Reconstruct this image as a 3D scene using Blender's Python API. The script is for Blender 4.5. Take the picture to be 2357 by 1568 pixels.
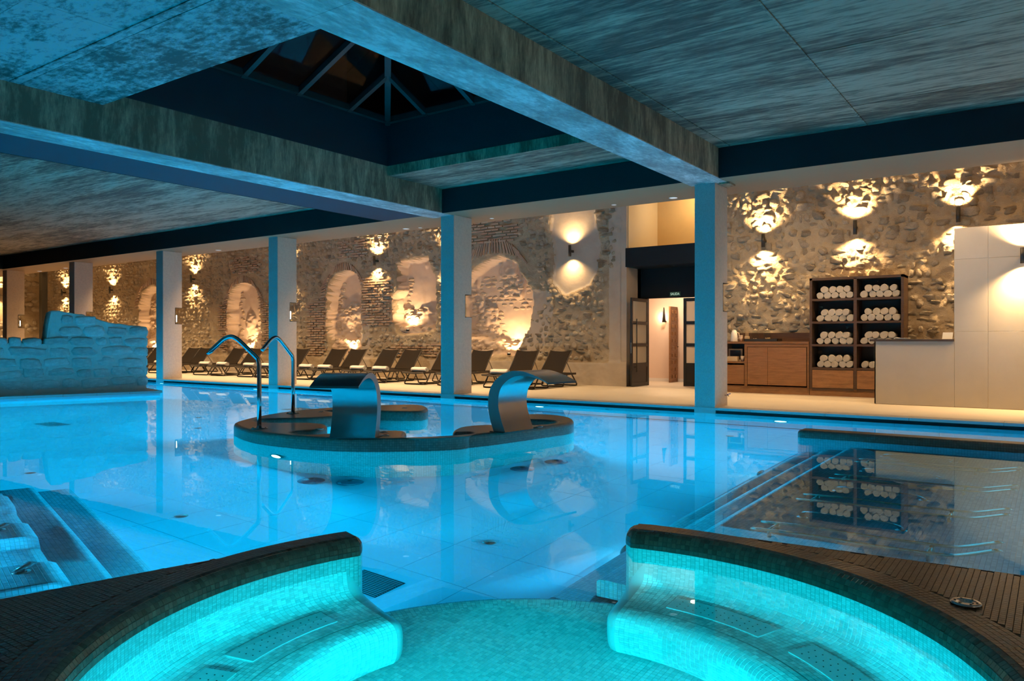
import bpy, bmesh, math, random
import numpy as np
from mathutils import Vector, Matrix
from mathutils.geometry import delaunay_2d_cdt
R = math.radians; PI = math.pi
random.seed(7); rng = np.random.default_rng(7)
S = bpy.context.scene
for o in list(bpy.data.objects): bpy.data.objects.remove(o)

# ------------------------------------------------------------ camera
cam_d = bpy.data.cameras.new('camera'); cam = bpy.data.objects.new('camera', cam_d)
S.collection.objects.link(cam); S.camera = cam
cam_d.sensor_width = 36; cam_d.lens = 36*1765/2357; cam_d.clip_end = 200; cam_d.clip_start = .02
cam_d.shift_y = 2/2357
YAW = 35.339
cam.location = (0, 0, 1.15); cam.rotation_euler = (R(90), 0, R(YAW))
# ------------------------------------------------------------ world, exposure
W = bpy.data.worlds.new('night'); S.world = W; W.use_nodes = True
W.node_tree.nodes['Background'].inputs[0].default_value = (.10, .075, .06, 1)
W.node_tree.nodes['Background'].inputs[1].default_value = .03
S.view_settings.view_transform = 'Standard'; S.view_settings.look = 'None'
S.view_settings.exposure = 0.0; S.view_settings.gamma = 1; S.view_settings.use_curve_mapping = False
cy = S.cycles
cy.use_denoising = True
try: cy.denoiser = 'OPENIMAGEDENOISE'; cy.denoising_input_passes = 'RGB_ALBEDO_NORMAL'; cy.denoising_prefilter = 'ACCURATE'
except Exception: pass
cy.max_bounces = 10; cy.diffuse_bounces = 4; cy.glossy_bounces = 5; cy.transmission_bounces = 8; cy.transparent_max_bounces = 8
cy.caustics_refractive = True; cy.caustics_reflective = False
cy.sample_clamp_indirect = 2.5; cy.sample_clamp_direct = 0; cy.blur_glossy = .3
cy.use_light_tree = True
# light levels
P_POOL, P_SPA, P_SCONCE, P_NICHE, P_COVE = 410, 60, 240, 150, 105
BLUE = (.0, .55, .98); SPA = (.0, .80, 1.0); WARM = (1.0, .63, .28); WARM2 = (1.0, .63, .32)

# ------------------------------------------------------------ helpers: objects
def link(o): S.collection.objects.link(o); return o
def empty(name, loc=(0, 0, 0), rz=0, label=None, cat=None, group=None, kind=None):
    o = bpy.data.objects.new(name, None); o.location = loc; o.rotation_euler = (0, 0, rz); o.empty_display_size = .05
    link(o); return tag(o, label, cat, group, kind)
def tag(o, label=None, cat=None, group=None, kind=None):
    if label: o['label'] = label
    if cat: o['category'] = cat
    if group: o['group'] = group
    if kind: o['kind'] = kind
    return o
def copy_tree(o, parent=None):
    c = o.copy(); link(c); c.parent = parent
    for ch in [x for x in ALLCH.get(o.name, [])]:
        cc = copy_tree(ch, c); ALLCH.setdefault(c.name, []).append(cc)
    return c
ALLCH = {}
def box_uv(me):
    if me.uv_layers: return
    n = len(me.loops)
    if not n: return
    uv = me.uv_layers.new(name='UVMap')
    co = np.empty(len(me.vertices)*3); me.vertices.foreach_get('co', co); co = co.reshape(-1, 3)
    li = np.empty(n, int); me.loops.foreach_get('vertex_index', li)
    pn = np.empty(len(me.polygons)*3); me.polygons.foreach_get('normal', pn); pn = np.abs(pn.reshape(-1, 3))
    lt = np.empty(len(me.polygons), int); me.polygons.foreach_get('loop_total', lt)
    ax = np.repeat(pn.argmax(1), lt); c = co[li]
    U = np.where(ax == 0, c[:, 1], c[:, 0]); V = np.where(ax == 2, c[:, 1], c[:, 2])
    uv.data.foreach_set('uv', np.c_[U, V].ravel())
class MB:
    def __init__(s): s.v = []; s.f = []; s.sm = []; s.n = 0
    def add(s, vs, fs, smooth=False):
        b = s.n; s.v.extend([tuple(x) for x in vs]); s.n += len(vs)
        s.f.extend([tuple(i+b for i in f) for f in fs]); s.sm.extend([smooth]*len(fs)); return s
    def box(s, x0, x1, y0, y1, z0, z1, M=None, bev=0):
        if x0 > x1: x0, x1 = x1, x0
        if y0 > y1: y0, y1 = y1, y0
        if z0 > z1: z0, z1 = z1, z0
        if bev:
            b = min(bev, (x1-x0)*.45, (y1-y0)*.45, (z1-z0)*.45)
            vs = []
            for a, (sx, sy, sz) in enumerate([(i, j, k) for i in (0, 1) for j in (0, 1) for k in (0, 1)]):
                X, Y, Z = (x0, x1)[sx], (y0, y1)[sy], (z0, z1)[sz]; dx, dy, dz = (b, -b)[sx], (b, -b)[sy], (b, -b)[sz]
                vs += [(X, Y+dy, Z+dz), (X+dx, Y, Z+dz), (X+dx, Y+dy, Z)]
            bm = bmesh.new()
            for v in vs: bm.verts.new(v)
            r = bmesh.ops.convex_hull(bm, input=bm.verts)
            bmesh.ops.dissolve_limit(bm, angle_limit=.01, verts=bm.verts, edges=bm.edges)
            bm.verts.index_update(); vv = [v.co.copy() for v in bm.verts]; ff = [[v.index for v in f.verts] for f in bm.faces]; bm.free()
        else:
            vv = [Vector(p) for p in [(x0, y0, z0), (x1, y0, z0), (x1, y1, z0), (x0, y1, z0), (x0, y0, z1), (x1, y0, z1), (x1, y1, z1), (x0, y1, z1)]]
            ff = [(0, 3, 2, 1), (4, 5, 6, 7), (0, 1, 5, 4), (1, 2, 6, 5), (2, 3, 7, 6), (3, 0, 4, 7)]
        if M: vv = [M @ v for v in vv]
        return s.add(vv, ff)
    def prism(s, poly, z0, z1, M=None):
        n = len(poly); vv = [Vector((p[0], p[1], z0)) for p in poly]+[Vector((p[0], p[1], z1)) for p in poly]
        if M: vv = [M @ v for v in vv]
        return s.add(vv, [tuple(range(n-1, -1, -1)), tuple(range(n, 2*n))]+[(i, (i+1) % n, n+(i+1) % n, n+i) for i in range(n)])
    def lathe(s, prof, c=(0, 0, 0), seg=20, M=None, smooth=True):
        vs = []; fs = []; m = len(prof)
        for i in range(seg):
            a = 2*PI*i/seg
            for r, z in prof: vs.append(Vector((c[0]+r*math.cos(a), c[1]+r*math.sin(a), c[2]+z)))
        for i in range(seg):
            j = (i+1) % seg
            for k in range(m-1): fs.append((i*m+k, j*m+k, j*m+k+1, i*m+k+1))
        if prof[0][0] > 1e-6: fs.append(tuple(i*m for i in range(seg-1, -1, -1)))
        if prof[-1][0] > 1e-6: fs.append(tuple(i*m+m-1 for i in range(seg)))
        if M: vs = [M @ v for v in vs]
        return s.add(vs, fs, smooth)
    def tube(s, pts, r, seg=10, closed=False, cap=True):
        P = [Vector(p) for p in pts]; n = len(P); rr = r if isinstance(r, (list, tuple)) else [r]*n
        vs = []; fs = []; up = None
        for i in range(n):
            t = (P[(i+1) % n]-P[i-1]) if closed else (P[min(i+1, n-1)]-P[max(i-1, 0)])
            t.normalize()
            if up is None: up = t.orthogonal().normalized()
            up = (up-t*up.dot(t)).normalized(); w = t.cross(up)
            for k in range(seg):
                a = 2*PI*k/seg; vs.append(P[i]+(up*math.cos(a)+w*math.sin(a))*rr[i])
        for i in range(n if closed else n-1):
            j = (i+1) % n
            for k in range(seg):
                l = (k+1) % seg; fs.append((i*seg+k, i*seg+l, j*seg+l, j*seg+k))
        if cap and not closed: fs += [tuple(range(seg-1, -1, -1)), tuple((n-1)*seg+k for k in range(seg))]
        return s.add(vs, fs, True)
    def build(s, name, mat, parent=None, **kw):
        me = bpy.data.meshes.new(name); me.from_pydata(s.v, [], s.f)
        me.polygons.foreach_set('use_smooth', s.sm); box_uv(me)
        if mat: me.materials.append(mat)
        o = link(bpy.data.objects.new(name, me))
        if parent is not None:
            o.parent = parent; ALLCH.setdefault(parent.name, []).append(o)
        tag(o, **kw); return o
def mesh_np(name, V, F, mat, parent=None, uv=None, smooth=False, **kw):
    me = bpy.data.meshes.new(name)
    V = np.asarray(V, dtype=np.float32); F = np.asarray(F, dtype=np.int32)
    me.vertices.add(len(V)); me.vertices.foreach_set('co', V.ravel())
    k = F.shape[1]; me.loops.add(F.size); me.loops.foreach_set('vertex_index', F.ravel())
    me.polygons.add(len(F)); me.polygons.foreach_set('loop_start', np.arange(len(F), dtype=np.int32)*k)
    me.polygons.foreach_set('use_smooth', np.full(len(F), smooth))
    me.update(calc_edges=True)
    if uv is not None:
        u = me.uv_layers.new(name='UVMap'); u.data.foreach_set('uv', np.asarray(uv, dtype=np.float32)[F.ravel()].ravel())
    else: box_uv(me)
    me.materials.append(mat); me.validate()
    o = link(bpy.data.objects.new(name, me))
    if parent is not None: o.parent = parent; ALLCH.setdefault(parent.name, []).append(o)
    tag(o, **kw); return o
def dup(o, parent=None):
    c = o.copy(); link(c); c.parent = parent; return c
def catmull(P, n, closed=False):
    P = [np.array(p, float) for p in P]; out = []; N = len(P)
    for i in range(N if closed else N-1):
        p0, p1, p2, p3 = (P[(i-1) % N], P[i], P[(i+1) % N], P[(i+2) % N]) if closed else (P[max(i-1, 0)], P[i], P[i+1], P[min(i+2, N-1)])
        for k in range(n):
            t = k/n; out.append(.5*((2*p1)+(-p0+p2)*t+(2*p0-5*p1+4*p2-p3)*t*t+(-p0+3*p1-3*p2+p3)*t**3))
    if not closed: out.append(P[-1])
    return out
# pixel -> point on a known plane (used once, at build time, to read real positions off the photograph)
F_ = 1765.; CX, CY = 1178.5, 786.; sT, cT = math.sin(R(YAW)), math.cos(R(YAW))
def ratio(px): a = (px-CX)/F_; return (-sT+a*cT)/(cT+a*sT)
def onY(px, py, Y): a = (px-CX)/F_; t = Y/(cT+a*sT); return (t*(-sT+a*cT), Y, 1.15+(CY-py)/F_*t)
def onZ(px, py, z): a = (px-CX)/F_; t = (z-1.15)*F_/(CY-py); return (t*(-sT+a*cT), t*(cT+a*sT), z)
def project(P):
    P = np.asarray(P); t = -sT*P[..., 0]+cT*P[..., 1]; r = cT*P[..., 0]+sT*P[..., 1]; t = np.maximum(t, .05)
    return CX+F_*r/t, CY-F_*(P[..., 2]-1.15)/t, t
# ------------------------------------------------------------ numpy noise
def _h(i, j, sd):
    n = (i*374761393+j*668265263+sd*144665) & 0x7fffffff; n = ((n ^ (n >> 13))*1274126177) & 0x7fffffff
    return ((n ^ (n >> 16)) & 0xffff)/65535.
def vnoise(x, y, sd=0):
    x = np.asarray(x, float); y = np.asarray(y, float)
    i = np.floor(x).astype(np.int64); j = np.floor(y).astype(np.int64); u = x-i; v = y-j; u = u*u*(3-2*u); v = v*v*(3-2*v)
    return ((_h(i, j, sd)*(1-u)+_h(i+1, j, sd)*u)*(1-v)+(_h(i, j+1, sd)*(1-u)+_h(i+1, j+1, sd)*u)*v)*2-1
def fbm(x, y, o=4, sd=0):
    s = 0; a = 1; t = 0
    for k in range(o): s = s+a*vnoise(x*2**k, y*2**k, sd+k*17); t += a; a *= .5
    return s/t

# ------------------------------------------------------------ materials
class NT:
    def __init__(s, name):
        s.m = bpy.data.materials.new(name); s.m.use_nodes = True; s.t = s.m.node_tree; s.N = s.t.nodes; s.L = s.t.links
        s.b = s.N['Principled BSDF']; s.out = s.N['Material Output']
    def n(s, ty, **kw):
        x = s.N.new(ty)
        for k, v in kw.items():
            if k.startswith('i_'):
                kk = k[2:]; kk = int(kk) if kk.isdigit() else kk
                x.inputs[kk].default_value = v
            else: setattr(x, k, v)
        return x
    def l(s, a, b): s.L.new(a, b)
    def math(s, op, a, b=None, clamp=False):
        x = s.n('ShaderNodeMath', operation=op, use_clamp=clamp)
        for i, q in enumerate((a, b)):
            if q is None: continue
            if isinstance(q, (int, float)): x.inputs[i].default_value = q
            else: s.l(q, x.inputs[i])
        return x.outputs[0]
    def ramp(s, fac, stops, interp='LINEAR'):
        x = s.n('ShaderNodeValToRGB'); x.color_ramp.interpolation = interp; e = x.color_ramp.elements
        while len(e) < len(stops): e.new(.5)
        for k, (p, c) in enumerate(stops): e[k].position = p; e[k].color = (*c, 1) if len(c) == 3 else c
        s.l(fac, x.inputs[0]); return x.outputs[0]
    def mix(s, fac, a, b, mode='MIX'):
        x = s.n('ShaderNodeMix', data_type='RGBA', blend_type=mode)
        for q, i in ((fac, 0), (a, 6), (b, 7)):
            if isinstance(q, (int, float)): x.inputs[i].default_value = q
            elif isinstance(q, tuple): x.inputs[i].default_value = (*q, 1)
            else: s.l(q, x.inputs[i])
        return x.outputs[2]
    def coord(s, kind='Object', scale=(1, 1, 1), rot=(0, 0, 0)):
        c = s.n('ShaderNodeTexCoord'); m = s.n('ShaderNodeMapping'); m.inputs['Scale'].default_value = scale; m.inputs['Rotation'].default_value = rot
        s.l(c.outputs[kind], m.inputs[0]); return m.outputs[0]
    def noise(s, vec, scale, detail=5, rough=.6, dist=0):
        x = s.n('ShaderNodeTexNoise', i_Scale=scale, i_Detail=detail, i_Roughness=rough, i_Distortion=dist); s.l(vec, x.inputs['Vector']); return x.outputs['Fac']
    def bump(s, h, strength=.5, dist=.02):
        x = s.n('ShaderNodeBump', i_Strength=strength, i_Distance=dist); s.l(h, x.inputs['Height']); s.l(x.outputs[0], s.b.inputs['Normal']); return x
    def base(s, c):
        if isinstance(c, tuple): s.b.inputs['Base Color'].default_value = (*c, 1)
        else: s.l(c, s.b.inputs['Base Color'])
    def rough(s, r):
        if isinstance(r, (int, float)): s.b.inputs['Roughness'].default_value = r
        else: s.l(r, s.b.inputs['Roughness'])
        return s
def plain(name, c, r=.5, metal=0, var=0, vs=6, bump=0, bs=40, spec=None):
    n = NT(name); n.base(c); n.rough(r); n.b.inputs['Metallic'].default_value = metal
    if spec is not None: n.b.inputs['Specular IOR Level'].default_value = spec
    if var:
        f = n.noise(n.coord(), vs, 4, .6); n.base(n.mix(f, tuple(x*(1-var) for x in c), tuple(min(1, x*(1+var)) for x in c)))
    if bump: n.bump(n.noise(n.coord(), bs, 3, .6), bump, .01)
    return n.m
def emis(name, c, s):
    n = NT(name); n.base((.0, .0, .0)); n.b.inputs['Emission Color'].default_value = (*c, 1); n.b.inputs['Emission Strength'].default_value = s; n.m.cycles.emission_sampling = 'NONE'; return n.m
def concrete(name, dark, light, stretch, sc=1.1, thr=(.38, .66), streak=.5):
    n = NT(name); v = n.coord('Object', stretch)
    a = n.noise(v, sc, 8, .68, .4); b = n.noise(v, sc*7, 6, .7); big = n.noise(n.coord('Object'), .35, 3, .5)
    oi = n.n('ShaderNodeObjectInfo')
    f = n.math('ADD', n.math('MULTIPLY', a, .55), n.math('MULTIPLY', b, streak*.6)); f = n.math('ADD', f, n.math('MULTIPLY', big, .25))
    f = n.math('ADD', f, n.math('MULTIPLY', n.math('SUBTRACT', oi.outputs['Random'], .5), .055))
    c = n.ramp(f, [(thr[0], dark), ((thr[0]+thr[1])/2, tuple((x+y)*.42 for x, y in zip(dark, light))), (thr[1], light)])
    n.base(c); n.rough(.7); n.bump(f, .35, .02); return n.m
def mosaic(name, ca, cb, grout, pitch=.027, rough=.35, geo=False, spec=.5):
    n = NT(name); uv = n.n('ShaderNodeUVMap').outputs[0]
    sc = n.n('ShaderNodeVectorMath', operation='SCALE'); n.l(uv, sc.inputs[0]); sc.inputs['Scale'].default_value = 1/pitch
    fl = n.n('ShaderNodeVectorMath', operation='FLOOR'); n.l(sc.outputs[0], fl.inputs[0])
    wn = n.n('ShaderNodeTexWhiteNoise', noise_dimensions='3D'); n.l(fl.outputs[0], wn.inputs['Vector'])
    c = n.mix(wn.outputs['Value'], ca, cb)
    nz = n.noise(n.coord('Object'), 60, 2, .6)
    c = n.mix(n.math('MULTIPLY', nz, .5), c, tuple(x*.5 for x in ca))
    if not geo:
        fr = n.n('ShaderNodeVectorMath', operation='FRACTION'); n.l(sc.outputs[0], fr.inputs[0]); sp = n.n('ShaderNodeSeparateXYZ'); n.l(fr.outputs[0], sp.inputs[0])
        e = []
        for k in (0, 1):
            d = n.math('SUBTRACT', .5, n.math('ABSOLUTE', n.math('SUBTRACT', sp.outputs[k], .5))); e.append(d)
        m = n.math('MINIMUM', e[0], e[1]); m = n.math('MULTIPLY', n.math('SUBTRACT', m, .03), 18, True)
        c = n.mix(m, grout, c); n.bump(m, .6, .002)
    n.base(c); n.rough(rough); n.b.inputs['Specular IOR Level'].default_value = spec
    return n.m
def wood(name, dark, light, stretch=(1, 1, 14), sc=3, r=.45):
    n = NT(name); v = n.coord('Object', stretch); a = n.noise(v, sc, 6, .6, .6); b = n.noise(v, sc*8, 3, .6)
    f = n.math('ADD', n.math('MULTIPLY', a, .7), n.math('MULTIPLY', b, .3)); n.base(n.ramp(f, [(.3, dark), (.7, light)])); n.rough(r); n.bump(f, .12, .004); return n.m
M = {}
M['slab_x'] = concrete('board concrete along the colonnade', (.030, .022, .013), (.31, .25, .18), (.24, 1.7, 1), 1.6, (.59, .75), .9)
M['slab_big'] = concrete('cloudy formwork concrete', (.035, .036, .033), (.38, .40, .40), (.8, 1.5, 1), 1.5, (.59, .73), .9)
M['beam'] = concrete('beam concrete', (.085, .060, .034), (.52, .385, .24), (1.6, 1.6, .35), 2.4, (.46, .66))
M['beam_under'] = concrete('beam underside concrete', (.20, .20, .19), (.70, .70, .67), (1.5, .6, 1), 1.8, (.46, .63))
M['black_paint'] = plain('black painted board', (.006, .008, .009), .6, spec=.15)
M['soffit'] = plain('soffit board with warm light in colour', (.22, .135, .08), .6, var=.08, vs=2)  # warm deck light is put into this brown; same board as the strip
M['strip'] = plain('soffit board with blue shade in colour', (.012, .035, .05), .7, var=.08, vs=2, spec=.1)  # same board as the soffit, its dimmer blue light put into the colour
M['jet'] = plain('submerged chrome jet', (.22, .23, .24), .15, 1)
M['facade'] = plain('night facade', (.07, .04, .018), .9)
M['shaft'] = plain('dark skylight shaft paint', (.007, .010, .013), .7, spec=.2)
M['col_front'] = plain('rough rendered column', (.62, .50, .39), .85, var=.22, vs=24, bump=.7, bs=55)
M['mortar'] = None
n = NT('lime mortar and rubble'); v = n.coord(); a = n.noise(v, 1.1, 5, .6); b = n.noise(v, 9, 6, .7); c = n.noise(v, 40, 4, .7)
col = n.ramp(a, [(.3, (.33, .24, .15)), (.5, (.50, .39, .255)), (.7, (.60, .49, .34))])
col = n.mix(n.math('MULTIPLY', b, .6), col, (.26, .21, .15)); n.base(col); n.rough(.95)
n.bump(n.math('ADD', n.math('MULTIPLY', b, .7), n.math('MULTIPLY', c, .4)), 1.0, .06); M['mortar'] = n.m
n = NT('rubble stone'); v = n.coord(); b = n.noise(v, 9, 6, .75); c = n.noise(v, 30, 5, .7); oi = n.n('ShaderNodeObjectInfo')
col = n.ramp(n.math('ADD', n.math('MULTIPLY', b, .7), n.math('MULTIPLY', oi.outputs['Random'], .3)), [(.3, (.34, .275, .20)), (.55, (.55, .465, .35)), (.75, (.76, .68, .56))])
n.base(col); n.rough(.9); n.bump(n.math('ADD', b, n.math('MULTIPLY', c, .6)), 1.0, .06); M['stone'] = n.m
n = NT('old brick'); v = n.coord(); g = n.n('ShaderNodeNewGeometry'); b = n.noise(v, 14, 5, .7)
col = n.ramp(g.outputs['Random Per Island'], [(0, (.24, .13, .08)), (.5, (.33, .20, .13)), (1, (.42, .31, .22))]); col = n.mix(n.math('MULTIPLY', b, .5), col, (.42, .36, .28))
n.base(col); n.rough(.95); n.bump(b, .6, .02); M['brick'] = n.m
n = NT('ruin limestone block'); v = n.coord(); a = n.noise(v, 3, 6, .7); c = n.noise(v, 26, 5, .75); oi = n.n('ShaderNodeObjectInfo')
col = n.ramp(n.math('ADD', n.math('MULTIPLY', a, .75), n.math('MULTIPLY', oi.outputs['Random'], .25)), [(.3, (.40, .39, .37)), (.55, (.62, .61, .57)), (.75, (.80, .79, .75))]); pit = n.ramp(c, [(.30, (.25, .25, .25)), (.42, (1, 1, 1))])
n.base(n.mix(1, col, pit, 'MULTIPLY')); n.rough(.95); n.bump(n.math('ADD', a, n.math('MULTIPLY', c, .8)), .8, .03); M['block'] = n.m
M['ruin_mortar'] = plain('ruin mortar', (.47, .45, .41), .95, var=.25, vs=6, bump=.8, bs=25)
M['plaster'] = plain('pinkish lime plaster', (.60, .46, .34), .9, var=.12, vs=3, bump=.25, bs=14)
M['plaster_grey'] = plain('grey lime plaster', (.42, .36, .29), .9, var=.16, vs=3, bump=.3, bs=18)
M['deck'] = plain('beige stone deck', (.56, .49, .385), .42, var=.10, vs=1.2)
M['coping'] = plain('pale coping slab', (.34, .34, .33), .5, var=.1, vs=5)
M['niche_stone'] = plain('lime washed masonry', (.52, .39, .27), .95, var=.25, vs=8, bump=.6, bs=30)
M['clad'] = plain('honed cream limestone cladding', (.50, .45, .38), .4, var=.09, vs=3.5)
M['clad_joint'] = plain('cream joint', (.70, .60, .48), .6)
M['pool_tile'] = plain('pale pool floor tile', (.30, .53, .62), .5, var=.05, vs=3)
M['pool_wall'] = plain('pale pool wall tile', (.38, .55, .62), .5, var=.05, vs=3)
M['joint'] = plain('pool joint', (.24, .43, .51), .8)
M['black'] = plain('black void', (.004, .005, .006), .9, spec=.1)
M['mos_dark'] = mosaic('dark stone mosaic', (.085, .072, .055), (.14, .12, .095), (.035, .03, .025), rough=.28)
M['mos_dark_tile'] = mosaic('dark stone mosaic pieces', (.055, .044, .032), (.115, .098, .074), (0, 0, 0), rough=.26, geo=True)
M['mos_under_lit'] = mosaic('underwater mosaic lightened as lamplit', (.20, .22, .21), (.34, .36, .35), (.10, .11, .11), rough=.5)  # dark mosaic made lighter: underwater lamp light put into its colour
M['mos_step'] = mosaic('step mosaic', (.17, .24, .29), (.30, .38, .44), (.10, .13, .15), pitch=.03, rough=.5)
M['mos_spa_tile'] = mosaic('spa mosaic pieces', (.34, .36, .35), (.62, .64, .62), (0, 0, 0), rough=.4, geo=True)
M['grout_dark'] = plain('dark grout', (.055, .045, .034), .8)
M['grout_spa'] = plain('pale grout', (.22, .24, .235), .8)
M['steel'] = plain('brushed stainless steel', (.40, .39, .38), .22, 1)
M['chrome'] = plain('polished steel', (.6, .6, .6), .12, 1)
M['steel_side'] = plain('satin steel side', (.42, .40, .38), .42, 1); M['bed_steel'] = plain('submerged polished tube', (.6, .56, .48), .16, 1); M['grate'] = plain('dark grating', (.10, .13, .15), .5)
M['pool_wall_dark'] = plain('perforated panel', (.24, .27, .27), .45, var=.08, vs=30)
M['dome'] = plain('dark domed nozzle', (.012, .03, .05), .35)
M['black_metal'] = plain('black metal', (.012, .011, .010), .45, 0)
M['bronze'] = plain('dark bronze lounger frame', (.035, .027, .02), .5, .2)
M['mesh_fab'] = plain('taupe sling mesh', (.020, .0145, .010), .9, var=.1, vs=90, spec=.1)
M['towel'] = plain('white terry towel', (.72, .66, .58), .95, var=.06, vs=30, bump=.8, bs=140)
M['wood'] = wood('walnut veneer', (.10, .045, .018), (.26, .125, .05))
M['wood_door'] = wood('walnut door veneer', (.14, .062, .024), (.30, .145, .06))
M['wood_h'] = wood('walnut drawer veneer', (.13, .06, .022), (.34, .17, .07), (1, 1, 7), 2.2)
M['wood_dark'] = wood('dark shelf wood', (.035, .018, .010), (.085, .045, .024))
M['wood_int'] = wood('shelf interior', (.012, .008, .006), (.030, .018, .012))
M['crate'] = plain('pale crate wood', (.45, .33, .2), .7, var=.2, vs=10)
M['white'] = plain('white enamel', (.7, .68, .64), .3)
M['ceramic'] = plain('beige paper cup', (.5, .38, .28), .6)
M['tray'] = plain('dark slate tray', (.02, .02, .018), .5)
M['yellow'] = plain('warm ochre plaster', (.62, .42, .19), .8, var=.1, vs=2)
M['yellow_light'] = plain('pale warm plaster', (.66, .54, .36), .8, var=.05, vs=2)
M['corridor'] = plain('corridor plaster', (.66, .52, .42), .85, var=.06, vs=3)
M['sign'] = plain('green sign', (.015, .06, .03), .5)
M['letters'] = emis('sign lettering', (.75, 1, .75), .7)
M['lens_warm'] = emis('lit warm lens', (1, .86, .62), 14)
M['lens_blue'] = emis('lit pool lens', (.45, .9, 1.0), 9)
M['lens_white'] = emis('lit lantern glass', (1, .86, .8), 5)
M['lens_down'] = emis('dim downlight', (.80, .88, .95), .75)
M['blue_valve'] = plain('blue tap lever', (.01, .05, .4), .4)
M['fern'] = plain('label green', (.1, .35, .25), .5)
def glassm(name, rough=0, col=(1, 1, 1), ior=1.45):
    n = NT(name); n.N.remove(n.b); g = n.n('ShaderNodeBsdfGlass', i_IOR=ior, i_Roughness=rough); g.inputs['Color'].default_value = (*col, 1); n.l(g.outputs[0], n.out.inputs[0]); return n, g
def thin_glass(name, tint, spec=.08):
    n = NT(name); n.N.remove(n.b); t = n.n('ShaderNodeBsdfTransparent'); t.inputs[0].default_value = (*tint, 1); g = n.n('ShaderNodeBsdfGlossy', i_Roughness=.03)
    f = n.n('ShaderNodeLayerWeight', i_Blend=.5); m = n.n('ShaderNodeMixShader'); n.l(n.math('ADD', .015, n.math('MULTIPLY', n.math('POWER', f.outputs['Facing'], 5.0), .3)), m.inputs[0]); n.l(t.outputs[0], m.inputs[1]); n.l(g.outputs[0], m.inputs[2]); n.l(m.outputs[0], n.out.inputs[0]); return n.m
M['glass'] = thin_glass('clear glass', (.9, .93, .92))
M['sky_glass'] = thin_glass('skylight pane', (.75, .72, .7))
n = NT('frosted pane'); n.base((.8, .74, .64)); n.rough(.5); tr = n.n('ShaderNodeBsdfTranslucent'); tr.inputs[0].default_value = (.85, .78, .66, 1); mx = n.n('ShaderNodeMixShader', i_0=.6); n.l(n.b.outputs[0], mx.inputs[1]); n.l(tr.outputs[0], mx.inputs[2]); n.l(mx.outputs[0], n.out.inputs[0]); M['frosted'] = n.m
n, g = glassm('pool water', 0, (.74, .985, 1), 1.333)
v = n.coord('Object', (1, 1, 1)); w1 = n.noise(v, 2.2, 3, .5); w2 = n.noise(v, .7, 2, .5)
bp = n.n('ShaderNodeBump', i_Strength=.05, i_Distance=.006); n.l(n.math('ADD', w1, n.math('MULTIPLY', w2, 1.5)), bp.inputs['Height']); n.l(bp.outputs[0], g.inputs['Normal'])
M['water'] = n.m
n = NT('herringbone wet column tile'); uv = n.coord('Object', (1, 1, 1), (0, 0, 0)); br = n.noise(n.coord('Object', (1, 1, .6)), 60, 3, .7)
n.base(n.mix(br, (.20, .20, .19), (.40, .39, .37))); n.rough(.6); n.bump(br, .6, .01); M['col_pool'] = n.m

# ------------------------------------------------------------ lights
def light(kind, name, loc, power, col, rot=None, dirv=None, size=.1, spot=90, blend=.5, parent=None, spread=180):
    d = bpy.data.lights.new(name, kind); d.energy = power; d.color = col
    if kind == 'AREA': d.shape = 'DISK'; d.size = size; d.spread = R(spread)
    elif kind == 'SPOT': d.spot_size = R(spot); d.spot_blend = blend; d.shadow_soft_size = size
    else: d.shadow_soft_size = size
    try: d.cycles.use_multiple_importance_sampling = False; d.cycles.is_caustics_light = False
    except Exception: pass
    o = link(bpy.data.objects.new(name, d)); o.location = loc
    if dirv is not None: o.rotation_euler = Vector(dirv).to_track_quat('-Z', 'Y').to_euler()
    if parent is not None: o.parent = parent
    return o
ZW, ZF, DECK_Y, WALL_Y = -.10, -1.60, 12.86, 17.6
Cx, Cy, Rr = -1.717, 2.554, 1.69
UX, UY = -.964, .264            # skewed axes of the near left part: u along the steps, n towards the pool
def un(u, nn, z=0): return (UX*u+.264*nn, UY*u+.964*nn, z)

# ============================================================ POOL SHELL
def skew_hit(y): return -3.47-(3.1-y)*.272   # outer face of the left arm of the whirlpool wall
b = MB(); b.box(-34, 2.2, -4, DECK_Y, ZF-.2, ZF-.005); pf = b.build('pool_floor', M['joint'], kind='structure')
# floor tiles: the nearest 290 as parts, the rest joined
x_edges = [-3.40-.62*k for k in range(-2, 48)]; y_edges = [3.578+.645*k for k in range(-7, 15)]
tiles = []
for xr in x_edges:
    for y0 in y_edges:
        x0 = xr; x1 = xr+.62
        if x1 > -2.6 and y0 < 10.3: continue
        if y0+.645 > DECK_Y+.3: continue
        if x0 < -33: continue
        px, py_, t = project(np.array((x0+.3, y0+.3, ZF)))
        if t < .5 or px < -1500: continue
        if math.hypot(x0+.3-Cx, y0+.3-Cy) < 1.2: continue
        tiles.append((t if px > -60 else t+30, x0, y0))
tiles.sort(); g = .0028
tb = MB(); tb.box(-.31+g, .31-g, -.3225+g, .3225-g, -.005, 0); first = None
rest = MB()
for k, (t, x0, y0) in enumerate(tiles):
    if k < 270:
        if first is None: first = o = tb.build('tile', M['pool_tile'], pf)
        else: o = dup(first, pf)
        o.location = (x0+.31, y0+.3225, ZF)
    else: rest.box(x0+g, x0+.62-g, y0+g, y0+.645-g, ZF-.005, ZF)
rest.build('far_tiles', M['pool_tile'], pf, kind='stuff')
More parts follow.
